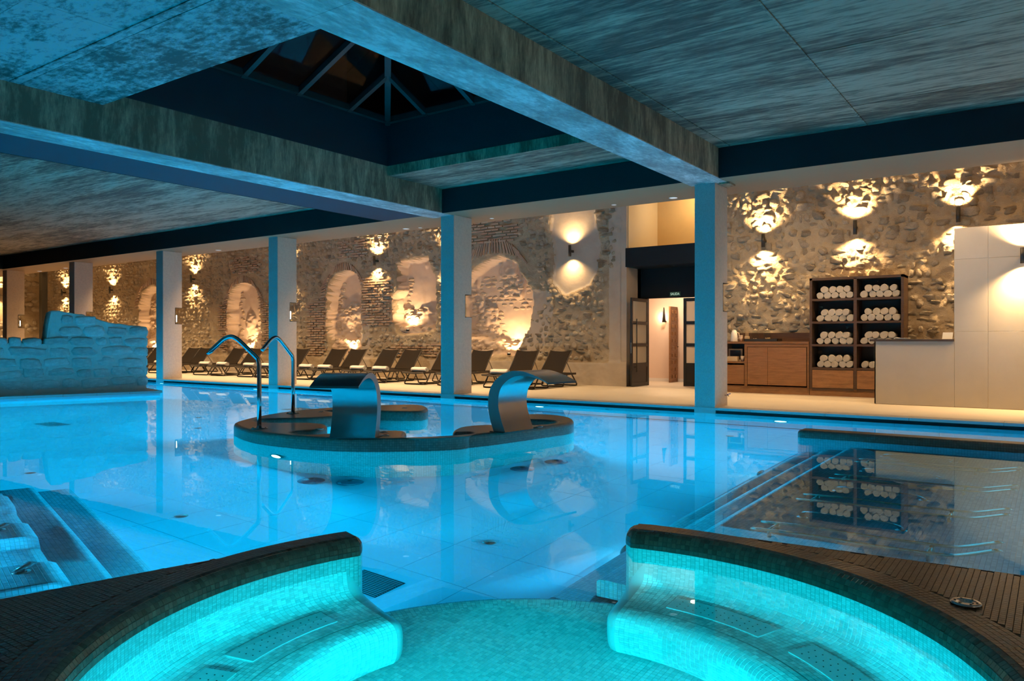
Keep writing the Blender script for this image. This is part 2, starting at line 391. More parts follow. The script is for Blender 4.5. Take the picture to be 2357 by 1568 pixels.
# far pool wall under the deck, in panels
pw = MB().box(-34, 2.2, DECK_Y+.05, DECK_Y+.3, ZF, -.1).build('wall_pool_far', M['joint'], kind='structure')
pan = MB().box(-.298, .298, -.03, 0, -.72, .72); f0 = None
for k in range(58):
    x = 1.9-.60*k
    if f0 is None: f0 = o = pan.build('panel', M['pool_wall'], pw)
    else: o = dup(f0, pw)
    o.location = (x, DECK_Y+.05, -.83)
MB().box(-34.2, -34, -4, DECK_Y, ZF, 0).build('wall_pool_left', M['pool_wall'], kind='structure')
MB().box(2.2, 2.4, -4, DECK_Y, ZF, 0).build('wall_pool_right', M['mos_under_lit'], kind='structure')
# near pool wall, skewed, behind the massage seats
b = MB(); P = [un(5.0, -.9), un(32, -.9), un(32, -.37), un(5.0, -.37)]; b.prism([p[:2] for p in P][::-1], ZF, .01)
b.build('wall_pool_near', M['mos_under_lit'], kind='structure')
# water
b = MB(); b.v = [(-34, -3.9, ZW), (2.2, -3.9, ZW), (2.2, DECK_Y+.04, ZW), (-34, DECK_Y+.04, ZW)]; b.n = 4; b.f = [(0, 1, 2, 3)]; b.sm = [True]
tag(b.build('pool_water', M['water']), 'still clear blue lit water filling the pool and whirlpool', 'water', kind='stuff')

# ---- steps with a rounded nosing, as swept profiles
def sweep_line(name, prof, axis_pts, mat, n=2, label=None, **kw):
    """prof: list of (a, z); axis_pts: function (s, a) -> (x, y); s0..s1"""
    f, s0, s1 = axis_pts; V = []; F = []; uv = []; m = len(prof); L = [0]
    for i in range(1, m): L.append(L[-1]+math.hypot(prof[i][0]-prof[i-1][0], prof[i][1]-prof[i-1][1]))
    for k in range(n):
        s = s0+(s1-s0)*k/(n-1)
        for (a, z), l in zip(prof, L): x, y = f(s, a); V.append((x, y, z)); uv.append((s, l))
    for k in range(n-1):
        for i in range(m-1): F.append((k*m+i, k*m+i+1, (k+1)*m+i+1, (k+1)*m+i))
    mb = MB(); mb.add(V, F, True); mb.f += [tuple(range(m)), tuple((n-1)*m+i for i in range(m-1, -1, -1))]; mb.sm += [False, False]
    o = mb.build(name, mat, **kw); me = o.data; u = me.uv_layers[0]
    for p in me.polygons:
        if p.index < len(F):
            for li in p.loop_indices: u.data[li].uv = uv[me.loops[li].vertex_index]
    return o
def nosing(a0, a1, z1, z0, r=.06, seg=6):
    pr = [(a0, z0), (a0, z1)] if a0 is not None else []
    for k in range(seg+1):
        t = PI/2*k/seg; pr.append((a1-r+r*math.sin(t), z1-r+r*math.cos(t)))
    pr.append((a1, z0)); return pr
fu = lambda s, a: un(s, a)[:2]
sweep_line('pool_step', nosing(.60, 1.10, -.80, ZF), (fu, 4.22, 8.45), M['mos_step'], kind='structure')
sweep_line('pool_step', nosing(.90, 1.43, -1.20, ZF), (fu, 4.22, 8.62), M['mos_step'], kind='structure')
# right side steps up to the shallow lounging area (running towards the far side)
fy = lambda s, a: (-a, s)
def gy(a0, a1, z1, y0): return sweep_line('pool_step', nosing(a0, a1, z1, ZF), (fy, y0, 10.42), M['mos_step'], kind='structure')
gy(2.3, 2.66, -1.25, 4.16); gy(2.0, 2.40, -.95, 4.32); sweep_line('pool_step', nosing(-2.2, 2.12, -.65, ZF), (fy, 4.5, 10.42), M['mos_step'], kind='structure')

# ---- outline sweep for mosaic walls: rounded top, flat cap
def outline_solid(name, pts, ztop, zbot, r, mat, parent=None, under=None, zmid=None, **kw):
    P = np.array([p[:2] for p in pts], float); n = len(P)
    area = .5*np.sum(P[:, 0]*np.roll(P[:, 1], -1)-np.roll(P[:, 0], -1)*P[:, 1])
    if area < 0: P = P[::-1]
    T = np.roll(P, -1, 0)-np.roll(P, 1, 0); T /= np.linalg.norm(T, axis=1)[:, None]; N = np.c_[-T[:, 1], T[:, 0]]   # inwards
    seg = np.linalg.norm(np.roll(P, -1, 0)-P, axis=1); s = np.r_[0, np.cumsum(seg)]
    prof = [(0, zbot), (0, zmid or ZW), (0, ztop-r)]+[(r*(1-math.cos(PI/2*k/5)), ztop-r+r*math.sin(PI/2*k/5)) for k in range(1, 6)]
    L = [0]
    for i in range(1, len(prof)): L.append(L[-1]+math.hypot(prof[i][0]-prof[i-1][0], prof[i][1]-prof[i-1][1]))
    m = len(prof); V = []; 
    for (o, z) in prof:
        Q = P+N*o; V.append(np.c_[Q, np.full(n, z)])
    V = np.concatenate(V); bm = bmesh.new(); vs = [bm.verts.new(v) for v in V]; uvl = bm.loops.layers.uv.new('UVMap')
    for k in range(m-1):
        for i in range(n):
            j = (i+1) % n; f = bm.faces.new((vs[k*n+i], vs[k*n+j], vs[(k+1)*n+j], vs[(k+1)*n+i])); f.smooth = True
            for l, (uu, vv) in zip(f.loops, ((s[i], L[k]), (s[i+1], L[k]), (s[i+1], L[k+1]), (s[i], L[k+1]))): l[uvl].uv = (uu, vv)
    ring = [Vector(V[(m-1)*n+i][:2]) for i in range(n)]
    cv, ce_, cf, *_ = delaunay_2d_cdt(ring, [], [list(range(n))], 1, 1e-5)
    cvs = [bm.verts.new((q.x, q.y, ztop)) for q in cv]
    for tri in cf:
        try: f = bm.faces.new([cvs[i] for i in tri])
        except ValueError: continue
        for l in f.loops: l[uvl].uv = l.vert.co.xy
    bm.normal_update()
    for f in bm.faces:
        if len(f.verts) == 3 and f.normal.z < 0: f.normal_flip()
    bmesh.ops.remove_doubles(bm, verts=bm.verts, dist=1e-4)
    for f in bm.faces: f.material_index = 1 if (under and f.calc_center_median().z < ZW) else 0  # faces below the waterline take the lighter mosaic standing for lamp light
    me = bpy.data.meshes.new(name); bm.to_mesh(me); bm.free(); me.materials.append(mat)
    if under: me.materials.append(under)
    o = link(bpy.data.objects.new(name, me))
    if parent is not None: o.parent = parent; ALLCH.setdefault(parent.name, []).append(o)
    tag(o, **kw); return o, P, N
ISL = [(-8.95, 6.20), (-8.13, 5.87), (-7.50, 5.80), (-6.87, 5.88), (-6.30, 6.13), (-5.83, 6.60), (-5.56, 7.20), (-5.44, 7.93), (-5.38, 8.45), (-5.36, 8.95), (-5.62, 9.42),
       (-5.96, 9.68), (-6.30, 9.72), (-6.50, 9.52), (-6.42, 9.15), (-6.12, 8.96), (-5.84, 9.02), (-5.62, 8.96), (-5.50, 8.74), (-5.58, 8.42), (-5.86, 8.10), (-6.12, 8.05), (-6.24, 7.72), (-6.12, 7.38), (-5.93, 7.16),
       (-5.80, 7.28), (-5.66, 7.16), (-5.60, 6.90), (-5.78, 6.60), (-6.02, 6.44), (-6.24, 6.62), (-6.44, 6.86), (-6.60, 6.90), (-6.80, 6.72), (-7.02, 6.30), (-7.20, 5.98), (-7.46, 5.96), (-7.56, 6.14),
       (-7.50, 6.42), (-7.72, 6.74), (-8.02, 6.90), (-8.32, 6.82), (-8.66, 6.58), (-8.98, 6.56), (-9.16, 6.82), (-8.98, 7.04), (-8.72, 7.36), (-8.66, 7.66), (-8.84, 7.96), (-9.14, 8.12), (-9.44, 8.22), (-9.36, 8.52),
       (-9.0, 8.66), (-8.50, 8.74), (-8.16, 9.00), (-8.30, 9.34), (-8.66, 9.72), (-9.02, 9.90), (-9.36, 9.66), (-9.62, 9.20), (-9.80, 8.70), (-9.86, 8.15), (-9.78, 7.60), (-9.58, 7.10), (-9.32, 6.62)]
isl, IP, IN = outline_solid('mosaic_island', catmull(ISL, 5, True), .055, ZF, .05, M['mos_dark'], under=M['mos_under_lit'])
tag(isl, 'curling low dark mosaic island ring rising from the middle of the pool', 'island')
# low dividing wall of the shallow lounging area
dv, _, _ = outline_solid('mosaic_divider', [(-2.74, 10.30), (-2.70, 10.27), (2.1, 10.25), (2.1, 10.56), (-2.66, 10.58), (-2.74, 10.53)], .0, ZF, .045, M['mos_dark'], under=M['mos_step'])
tag(dv, 'straight low dark mosaic wall dividing the lounging area from the far pool', 'wall')

# ---- whirlpool wall: C-shaped body
A0, A1 = R(160), R(463)
arc = [(Cx+Rr*math.cos(a), Cy+Rr*math.sin(a)) for a in np.linspace(A0, A1, 150)]
SP = arc+[(-2.165, 4.27), (-2.20, 4.36), (-2.17, 4.45), (-2.08, 4.49), (-1.5, 4.51), (-1.0, 4.54), (-.1, 4.585), (2.15, 4.70), (2.15, -3.8), (-5.35, -3.8), (-4.62, -1.1), (-3.90, 1.47), (-3.73, 2.2), (-3.61, 2.65), (-3.53, 3.0), (-3.49, 3.14), (-3.44, 3.20), (-3.37, 3.21)]
ZT = .0; RB = .07
def densify(P, d):
    out = []
    for a, b_ in zip(P, P[1:]+P[:1]):
        k = max(1, int(math.hypot(b_[0]-a[0], b_[1]-a[1])/d))
        for i in range(k): out.append((a[0]+(b_[0]-a[0])*i/k, a[1]+(b_[1]-a[1])*i/k))
    return out
SPd = densify(SP, .06)
spa, WP, WN = outline_solid('whirlpool_wall', SPd, ZT-.002, ZF, RB, M['grout_dark'], under=M['mos_under_lit'])
tag(spa, 'dark mosaic coping and wall curving around the round foreground whirlpool', 'wall')
# real mosaic pieces on the coping
def inside(poly, X, Y):
    x = poly[:, 0]; y = poly[:, 1]; x2 = np.roll(x, -1); y2 = np.roll(y, -1); r = np.zeros(len(X), bool)
    for a, b_, c, d_ in zip(x, y, x2, y2):
        m = ((b_ > Y) != (d_ > Y)); 
        if m.any():
            with np.errstate(divide='ignore', invalid='ignore'): xi = (c-a)*(Y-b_)/(d_-b_)+a
            r ^= m & (X < xi)
    return r
def tiles_mesh(C, N, cell, h=.002, bevel=.0012):
    """C: (n,4,3) corners at the base, N: (n,3) normals; five-face raised pieces"""
    n = len(C); mid = C.mean(1, keepdims=True); top = C+(mid-C)*(bevel/.0125)+N[:, None, :]*h
    V = np.concatenate([C, top], 1).reshape(-1, 3); b0 = (np.arange(n)*8)[:, None]
    q = np.array([[4, 5, 6, 7], [0, 1, 5, 4], [1, 2, 6, 5], [2, 3, 7, 6], [3, 0, 4, 7]])
    F = (b0[:, :, None]+q[None]).reshape(-1, 4); uv = np.repeat(cell, 8, 0); return V, F, uv
P_ = .0275; gp = .0010
in_view = lambda C: (lambda px, py, t: (px > -200) & (px < 2560) & (py < (1720 if C.mean() > 9 else 2500)) & (py > 400) & (t > .3))(*project(C.mean(1)))
def polar_pieces():
    """rounded inner edge, the six rows that follow the arc, plus the vertical face just under the water line"""
    rows = []; Ls = [(-.0275+i*P_, -.0275+(i+1)*P_) for i in range(10)]    # arc length from below the rounding
    def prof(l):                                      # l=0 where the rounding starts (z=ZT-RB), returns offset outwards from Rr, z, normal
        q = RB*PI/2
        if l < 0: return 0, ZT-RB+l, (-1, 0)
        if l < q: t = l/RB; return RB*(1-math.cos(t)), ZT-RB+RB*math.sin(t), (-math.cos(t), math.sin(t))
        return RB+(l-q), ZT, (0, 1)
    nA = int((A1-A0)*Rr/P_); dA = (A1-A0)/nA; Cc = []; Nn = []; cell = []
    a0 = A0+np.arange(nA)*dA+gp/Rr/2; a1 = a0+dA-gp/Rr
    for ri, (l0, l1) in enumerate(Ls):
        l0 += gp/2; l1 -= gp/2; o0, z0, _ = prof(l0); o1, z1, _ = prof(l1); _, _, nn = prof((l0+l1)/2)
        am = (a0+a1)/2; q = np.zeros((nA, 4, 3))
        for k, (aa, oo, zz) in enumerate(((a0, o0, z0), (a1, o0, z0), (a1, o1, z1), (a0, o1, z1))):
            q[:, k, 0] = Cx+(Rr+oo)*np.cos(aa); q[:, k, 1] = Cy+(Rr+oo)*np.sin(aa); q[:, k, 2] = zz
        Cc.append(q); Nn.append(np.c_[nn[0]*np.cos(am), nn[0]*np.sin(am), np.full(nA, nn[1])])
        cell.append(np.c_[(np.arange(nA)+.5)*P_, np.full(nA, (ri+.5)*P_)])
    return np.concatenate(Cc), np.concatenate(Nn), np.concatenate(cell)
R_FLAT = Rr+RB+10*P_-.0275-RB*PI/2+.002
def flat_pieces():
    X, Y = np.meshgrid(np.arange(-5.2, 1.0, P_), np.arange(-.6, 4.7, P_)); X = X.ravel(); Y = Y.ravel()
    m = np.ones(len(X), bool)
    m &= np.hypot(X+P_/2-Cx, Y+P_/2-Cy) > R_FLAT+.15*P_
    X, Y = X[m], Y[m]; m = np.ones(len(X), bool)
    poly = np.array(SP); PN = []
    for dx in (0, P_):
        for dy in (0, P_): m &= inside(WP[::3], X+dx, Y+dy)
    X, Y = X[m], Y[m]
    # keep clear of the rounded outer edge
    D = np.full(len(X), 9.)
    A = WP[::2]
    for i in range(0, len(X), 4000):
        dd = np.hypot(X[i:i+4000, None]+P_/2-A[None, :, 0], Y[i:i+4000, None]+P_/2-A[None, :, 1]); D[i:i+4000] = dd.min(1)
    m = D > RB+.012; X, Y = X[m], Y[m]; h = gp/2
    zz = np.full(len(X), ZT-.0006); C = np.stack([np.c_[X+h, Y+h, zz], np.c_[X+P_-h, Y+h, zz], np.c_[X+P_-h, Y+P_-h, zz], np.c_[X+h, Y+P_-h, zz]], 1)
    return C, np.tile([0, 0, 1.], (len(X), 1)), np.c_[X+P_/2+50, Y+P_/2+50]
def edge_pieces():
    """pieces over the rounded outer edge"""
    s = np.r_[0, np.cumsum(np.linalg.norm(np.diff(np.r_[WP, WP[:1]], axis=0), axis=1))]; tot = s[-1]; k = int(tot/P_); d = tot/k
    PX = np.r_[WP[:, 0], WP[0, 0]]; PY = np.r_[WP[:, 1], WP[0, 1]]; NX = np.r_[WN[:, 0], WN[0, 0]]; NY = np.r_[WN[:, 1], WN[0, 1]]
    u0 = np.arange(k)*d+gp/2; u1 = u0+d-gp; f = lambda u: (np.interp(u, s, PX), np.interp(u, s, PY), np.interp(u, s, NX), np.interp(u, s, NY))
    A = f(u0); B = f(u1); Cc = []; Nn = []; cell = []
    for ri in range(-1, 4):
        l0 = ri*P_+gp/2; l1 = l0+P_-gp
        def pr(l): 
            if l < 0: return 0, ZT-RB+l, -1, 0
            t = min(l/RB, PI/2); return RB*(1-math.cos(t)), ZT-RB+RB*math.sin(t), -math.cos(t), math.sin(t)
        o0, z0, _, _ = pr(l0); o1, z1, _, _ = pr(l1); _, _, nh, nz = pr((l0+l1)/2)
        q = np.zeros((k, 4, 3))
        for j, (Q, oo, zz) in enumerate(((A, o0, z0), (B, o0, z0), (B, o1, z1), (A, o1, z1))):
            q[:, j, 0] = Q[0]+Q[2]*oo; q[:, j, 1] = Q[1]+Q[3]*oo; q[:, j, 2] = zz
        Cc.append(q); Nn.append(np.c_[A[2]*nh, A[3]*nh, np.full(k, nz)]); cell.append(np.c_[(np.arange(k)+.5)*P_+90, np.full(k, (ri+4.5)*P_)])
    C = np.concatenate(Cc); m = np.hypot(C[:, 0, 0]-Cx, C[:, 0, 1]-Cy) > Rr+.03
    return C[m], np.concatenate(Nn)[m], np.concatenate(cell)[m]
parts = [polar_pieces(), flat_pieces(), edge_pieces()]
C = np.concatenate([p[0] for p in parts]); Nn = np.concatenate([p[1] for p in parts]); cell = np.concatenate([p[2] for p in parts])
m = in_view(C); C, Nn, cell = C[m], Nn[m], cell[m]
px, py, t = project(C.mean(1)); vis = (px > 0) & (px < 2357) & (py < 1568)
order = np.argsort(np.where(vis, t, t+50)); near = order[:280]; far = order[280:]
V, F, uv = tiles_mesh(C[far], Nn[far], cell[far]); mesh_np('mosaic_pieces', V, F, M['mos_dark_tile'], spa, uv, kind='stuff')
for k in near:
    V, F, uv = tiles_mesh(C[k:k+1], Nn[k:k+1], cell[k:k+1]); mesh_np('tile', V, F, M['mos_dark_tile'], spa, uv)

# ---- whirlpool bench, floor and inner lining with real pieces
bench_prof = [(1.692, -.05), (1.69, -.35), (1.675, -.55), (1.655, -.64), (1.60, -.695), (1.50, -.71), (1.38, -.712), (1.24, -.70), (1.16, -.705), (1.115, -.74), (1.095, -.80), (1.09, -.92), (1.10, -1.05), (1.13, -1.15), (1.18, -1.20)]
bp = np.array(catmull(bench_prof, 6)); sl = np.r_[0, np.cumsum(np.linalg.norm(np.diff(bp, axis=0), axis=1))]
def bench_surface(l, a, inset=0):
    r = np.interp(l, sl, bp[:, 0]); z = np.interp(l, sl, bp[:, 1]); dr = np.interp(l+.01, sl, bp[:, 0])-np.interp(l-.01, sl, bp[:, 0]); dz = np.interp(l+.01, sl, bp[:, 1])-np.interp(l-.01, sl, bp[:, 1])
    L = np.hypot(dr, dz)+1e-9; nr, nz = dz/L, -dr/L      # towards the room: up and inwards
    return r, z, nr, nz
# end rounding: the last slices shrink into the solid
Acap = []
for k in range(7): t_ = PI/2*k/6; Acap.append((1-math.sin(t_), 1-math.cos(t_)))
angs = [(A0+.05*e, .06*i) for e, i in reversed(Acap)]+[(a, 0) for a in np.linspace(A0+.06, A1-.06, 220)]+[(A1-.05*e, .06*i) for e, i in Acap]
V = []; 
for a, ins in angs:
    r, z, nr, nz = bench_surface(sl, a)
    rr = r-nr*(ins+.003); zz = z-nz*(ins+.003); V.append(np.c_[Cx+rr*np.cos(a), Cy+rr*np.sin(a), zz])
m_ = len(bp); V = np.concatenate(V); F = []
for k in range(len(angs)-1):
    for i in range(m_-1): F.append((k*m_+i, (k+1)*m_+i, (k+1)*m_+i+1, k*m_+i+1))
uvb = np.array([(a*1.4, l) for a, _ in angs for l in sl])
bench = mesh_np('whirlpool_bench', V, F, M['grout_spa'], None, uvb, True)
tag(bench, 'curved underwater mosaic bench lining the whirlpool', 'bench')
for kk, a in ((0, A0), (len(angs)-1, A1)):             # closed ends
    e = V[kk*m_:(kk+1)*m_]; pts = [tuple(p) for p in e]+[(Cx+1.72*math.cos(a), Cy+1.72*math.sin(a), -1.2), (Cx+1.72*math.cos(a), Cy+1.72*math.sin(a), -.05)]
    mb = MB(); mb.add(pts, [tuple(range(len(pts)))]); mb.build('end_cheek', M['mos_under_lit'], bench)
def grid_tiles(l0, l1, a0, a1, rmean):
    nl = int((l1-l0)/P_); na = int((a1-a0)*rmean/P_); ll = l0+np.arange(nl)*P_; da = (a1-a0)/na; aa = a0+np.arange(na)*da
    Lg, Ag = np.meshgrid(ll, aa); Lg = Lg.ravel(); Ag = Ag.ravel(); jit = 0; g2 = gp/2; out = []
    for (dl, dd) in ((g2, g2/rmean), (g2, da-g2/rmean), (P_-g2, da-g2/rmean), (P_-g2, g2/rmean)):
        r, z, nr, nz = bench_surface(Lg+dl, 0); a = Ag+dd; out.append(np.c_[Cx+(r-nr*.003)*np.cos(a), Cy+(r-nr*.003)*np.sin(a), z-nz*.003])
    C = np.stack(out, 1); r, z, nr, nz = bench_surface(Lg+P_/2, 0); am = Ag+da/2
    N = np.c_[nr*np.cos(am), nr*np.sin(am), nz]; return C, N, np.c_[Ag*rmean+P_/2+7, Lg+P_/2]
G = [grid_tiles(.048, .60, A0+.05, A1-.05, 1.68), grid_tiles(.60, 1.02, A0+.05, A1-.05, 1.45), grid_tiles(1.02, sl[-1]-.02, A0+.05, A1-.05, 1.12)]
C = np.concatenate([x[0] for x in G]); Nn = np.concatenate([x[1] for x in G]); cell = np.concatenate([x[2] for x in G])
m = in_view(C); C, Nn, cell = C[m], Nn[m], cell[m]
V, F, uv = tiles_mesh(C, Nn, cell, .003); mesh_np('mosaic_pieces', V, F, M['mos_spa_tile'], bench, uv, kind='stuff')
# floor disc and the lip towards the main pool
fl = MB(); lipR = 1.80
disc = [(Cx+lipR*math.cos(a), Cy+lipR*math.sin(a)) for a in np.linspace(0, 2*PI, 120, endpoint=False)]
wf, _, _ = outline_solid('whirlpool_floor', disc, -1.203, ZF, .05, M['mos_step'], zmid=-1.5); tag(wf, kind='structure')
X, Y = np.meshgrid(np.arange(Cx-1.7, Cx+1.7, P_), np.arange(Cy-1.7, Cy+1.7, P_)); X = X.ravel(); Y = Y.ravel(); r = np.hypot(X+P_/2-Cx, Y+P_/2-Cy); an = np.degrees(np.arctan2(Y+P_/2-Cy, X+P_/2-Cx)) % 360
m = (r < 1.20) | ((r < 1.655) & (an > 98) & (an < 165)); X, Y = X[m], Y[m]; h = gp/2; z = np.full(len(X), -1.2025)
z = z-.0006; C = np.stack([np.c_[X+h, Y+h, z], np.c_[X+P_-h, Y+h, z], np.c_[X+P_-h, Y+P_-h, z], np.c_[X+h, Y+P_-h, z]], 1); m = in_view(C); C = C[m]
a0 = R(98); nb_ = int(R(70)*1.72/P_); aa = a0+np.arange(nb_)*(P_/1.72); LC = []; LUV = []
for k in range(4):
    r0, r1 = 1.642+k*P_+gp/2, 1.642+(k+1)*P_-gp/2; b0 = aa+gp/3.4; b1 = aa+P_/1.72-gp/3.4
    LC.append(np.stack([np.c_[Cx+r_*np.cos(b_), Cy+r_*np.sin(b_), np.full(nb_, -1.2025)] for r_, b_ in ((r0, b0), (r1, b0), (r1, b1), (r0, b1))], 1)); LUV.append(np.c_[np.arange(nb_)*P_+60, np.full(nb_, (k+.5)*P_)])
LC = np.concatenate(LC); V, F, uv = tiles_mesh(LC, np.tile([0, 0, 1.], (len(LC), 1)), np.concatenate(LUV), .003); mesh_np('lip_mosaic', V, F, M['mos_spa_tile'], wf, uv, kind='stuff')
V, F, uv = tiles_mesh(C, np.tile([0, 0, 1.], (len(C), 1)), np.c_[X+30, Y+30][m]+P_/2, .003); mesh_np('mosaic_pieces', V, F, M['mos_spa_tile'], wf, uv, kind='stuff')
# perforated seat panels in the bench
def seat_panel(a0, a1, r0=1.36, r1=1.52, z=-.702):
    pts = [(Cx+r*math.cos(a), Cy+r*math.sin(a)) for r, aa in ((r0, np.linspace(a0, a1, 9)), (r1, np.linspace(a1, a0, 9))) for a in aa]
    t = MB().prism(pts, z-.012, z+.003).build('air_panel', M['pool_wall_dark'], bench)
    hb = MB()
    for i in range(11):
        for j in range(3):
            a = a0+(a1-a0)*(i+1)/12; rr = r0+(r1-r0)*(j+1)/4; hb.lathe([(.004, 0), (.004, .0012)], (Cx+rr*math.cos(a), Cy+rr*math.sin(a), z+.003), 6)
    hb.build('air_holes', M['black'], t, kind='stuff'); return t
for a_, b_ in ((172, 195), (200, 222), (428, 451), (397, 420)): seat_panel(R(a_), R(b_))

# ---- massage seats at the left: wavy top, straight front
def zt(u):
    ph = ((u-4.98) % 1.2)/1.2          # raised .0-.40, low .5-.9
    k = .5-.5*math.cos(PI*min(1, max(0, (ph-.38)/.14))) if ph < .9 else .5+.5*math.cos(PI*min(1, (ph-.88)/.12))
    return -.45-.22*k
us = np.linspace(4.2, 8.25, 300); prof = [(-.36, 0), (.3, 0), (.60, -.0), (.72, -.01), (.79, -.035), (.825, -.09), (.83, -.18)]
V = []; uvs = []
for u in us:
    z0 = zt(u)
    for a, dz in prof: V.append(un(u, a, z0+dz)); uvs.append((u, a-dz))
    V.append(un(u, .83, -.85)); uvs.append((u, 1.5))
    V.append(un(u, .83, ZF)); uvs.append((u, 2.2))
m_ = len(prof)+2; F = [(k*m_+i, (k+1)*m_+i, (k+1)*m_+i+1, k*m_+i+1) for k in range(len(us)-1) for i in range(m_-1)]
ms = mesh_np('massage_bench', V, F, M['mos_step'], None, uvs, True); tag(ms, 'underwater mosaic bench with raised armrests along the left edge of the pool', 'bench')
for k, (u_, lab) in enumerate(((5.27, 'short chromed water jet on the nearest raised armrest of the left bench'), (6.47, 'short chromed water jet on the second raised armrest of the left bench'), (7.67, 'short chromed water jet on the third raised armrest of the left bench'))):
    x, y, _ = un(u_, .62); t = empty('water_jet', (x, y, -.45), 0, lab, 'water jet', 'water jets on the left underwater bench')
    MB().lathe([(.05, 0), (.05, .008), (.025, .014), (.0, .014)], seg=20).build('flange', M['jet'], t)
    MB().tube([(0, 0, .0), (0, 0, .05)], .016).build('stem', M['jet'], t)
    MB().tube([(.01, -.03, .035), (-.05, .085, .11)], .032, 14).build('nozzle', M['jet'], t)

# ============================================================ DECK, COPING, COLUMNS
dk = MB().box(-42, 3.2, DECK_Y+.30, 21.5, -.3, 0).build('floor', M['deck'], kind='structure')
cp0 = MB().box(-.598, .598, 0, .32, -.045, 0, bev=.004); f0 = None
for k in range(37):
    if f0 is None: f0 = o = cp0.build('coping_slab', M['coping'], dk)
    else: o = dup(f0, dk)
    o.location = (2.4-1.2*k, DECK_Y, 0)
MB().box(-42, 3.2, DECK_Y+.04, DECK_Y+.32, -.3, -.046).build('skimmer_recess', M['black'], dk)
COLX = [-5.0, -10.86, -16.86, -22.31, -27.85, -33.22]
for cx in COLX:   # the overflow slot stops under each column
    MB().box(cx-.19, cx+.19, DECK_Y+.005, DECK_Y+.04, -.16, -.046).build('slot_block', M['coping'], dk)
b = MB()
for k in range(40):
    x = -1.0-.62*k; 
    if abs((x % 5.86)-.8) < .3: continue
    b.add([Vector((x+.07*math.cos(t)*1.0, DECK_Y+.019, -.16+.0*t+.014*math.sin(t))) for t in np.linspace(0, 2*PI, 10, endpoint=False)], [tuple(range(9, -1, -1))])
wallsides = MB()
def column(cx, lamp=True):
    y0, y1, zt_ = DECK_Y+.02, DECK_Y+.63, 3.9; w = .182
    c = empty('column', (cx, y0, 0), kind='structure')
    b = MB(); b.box(-w, w, 0, y1-y0, 0, 1.68); b.box(-w, w, 0, y1-y0-.22, 1.68, 2.19); b.box(-w, w, 0, y1-y0, 2.19, zt_)
    b.build('shaft', M['col_front'], c)
    MB().box(-w, w, -.012, 0, 0, zt_).build('tile_facing', M['col_pool'], c)
    d = y1-y0; b = MB(); b.box(-w-.004, w+.004, d-.225, d+.004, 1.68, 1.69); b.box(-w-.004, w+.004, d-.225, d+.004, 2.18, 2.19); b.box(-w-.004, w+.004, d-.228, d-.218, 1.68, 2.19)
    b.build('recess_frame', M['black_metal'], c)
    return c
for k, cx in enumerate(COLX): column(cx)
ORD = ['nearest', 'second', 'third', 'fourth', 'fifth', 'farthest']
for k, cx in enumerate(COLX):
    lt = empty('column_lantern', (cx+.07, DECK_Y+.02+.50, 1.69), 0, 'small glass cylinder lantern in the recess of the %s column' % ORD[k], 'lantern', 'lanterns in the column recesses')
    MB().lathe([(.045, 0), (.045, .01), (.0, .01)]).build('base', M['black_metal'], lt)
    MB().lathe([(.05, .01), (.05, .30)], seg=20).build('glass', M['glass'], lt)
    MB().lathe([(.012, .06), (.016, .26), (0, .28)], seg=12).build('bulb', M['lens_white'], lt)
    light('POINT', 'lantern_light', (0, 0, .2), 1.2, (1, .8, .66), size=.02, parent=lt)
tp = empty('water_tap', (-4.818+.0, DECK_Y+.5, .19), 0, 'small blue lever water tap low on the side of the nearest column', 'tap')
MB().tube([(0, 0, 0), (.06, 0, 0), (.075, 0, -.02)], .009).build('spout', M['chrome'], tp); MB().tube([(.04, 0, .012), (.10, .02, .03)], .007).build('lever', M['blue_valve'], tp)

# ============================================================ RUIN
def rv(k, s, z=0): return (-18.35+.27*k-.963*s, 6.9+.963*k+.27*s, z)       # k along the face, s into the wall
plat = empty('trim_platform', (0, 0, 0), kind='structure')
pl = [(-17.81, 6.81), (-16.97, 9.80), (-30, 13.3), (-34, 14.0), (-34, 3.0), (-18.75, 3.45)]
pl = [(-18.75, 3.45), (-16.97, 9.80), (-27.5, 12.69), (-34, 12.8), (-34, 3.45)]
MB().prism(pl, ZF, -.05).build('platform_wall', M['pool_wall'], plat)
inn = [(-18.85, 3.47), (-17.09, 9.72), (-27.5, 12.58), (-33.9, 12.7), (-33.9, 3.47)]
MB().prism(inn, -.05, 0).build('platform_top', M['ruin_mortar'], plat)
e0 = Vector((-18.75, 3.45, 0)); e1 = Vector((-16.97, 9.80, 0)); d = (e1-e0).normalized(); nrm = Vector((d.y, -d.x, 0))
for k in range(10):
    a = e0+d*(.66*k); b_ = e0+d*min(.66*k+.654, (e1-e0).length); q = [a+nrm*.05, b_+nrm*.05, b_-nrm*.3, a-nrm*.3]
    MB().prism([v[:2] for v in q], -.05, .004).build('coping_slab', M['coping'], plat)
e2 = Vector((-27.5, 12.69, 0)); d2 = (e2-e1).normalized(); n2 = Vector((d2.y, -d2.x, 0))
for k in range(16):
    a = e1+d2*(.66*k); b_ = a+d2*.654; q = [a+n2*.05, b_+n2*.05, b_-n2*.3, a-n2*.3]
    MB().prism([v[:2] for v in q][::1], -.05, .003).build('coping_slab', M['coping'], plat)
ruin = empty('ruin_wall', (-18.2, 8, 0), 0, 'ruined limestone block wall with a stepped broken top beside the pool', 'wall'); ruin.location = (0, 0, 0)
def rtop(k):
    pts = [(-3.6, 1.05), (-1, 1.10), (0, 1.14), (.5, 1.12), (.97, 1.12), (1.02, 1.84), (1.4, 1.84), (1.7, 1.76), (1.95, 1.69), (2.2, 1.60), (2.5, 1.56), (3.0, 1.51), (4, 1.51)]
    return float(np.interp(k, [p[0] for p in pts], [p[1] for p in pts]))
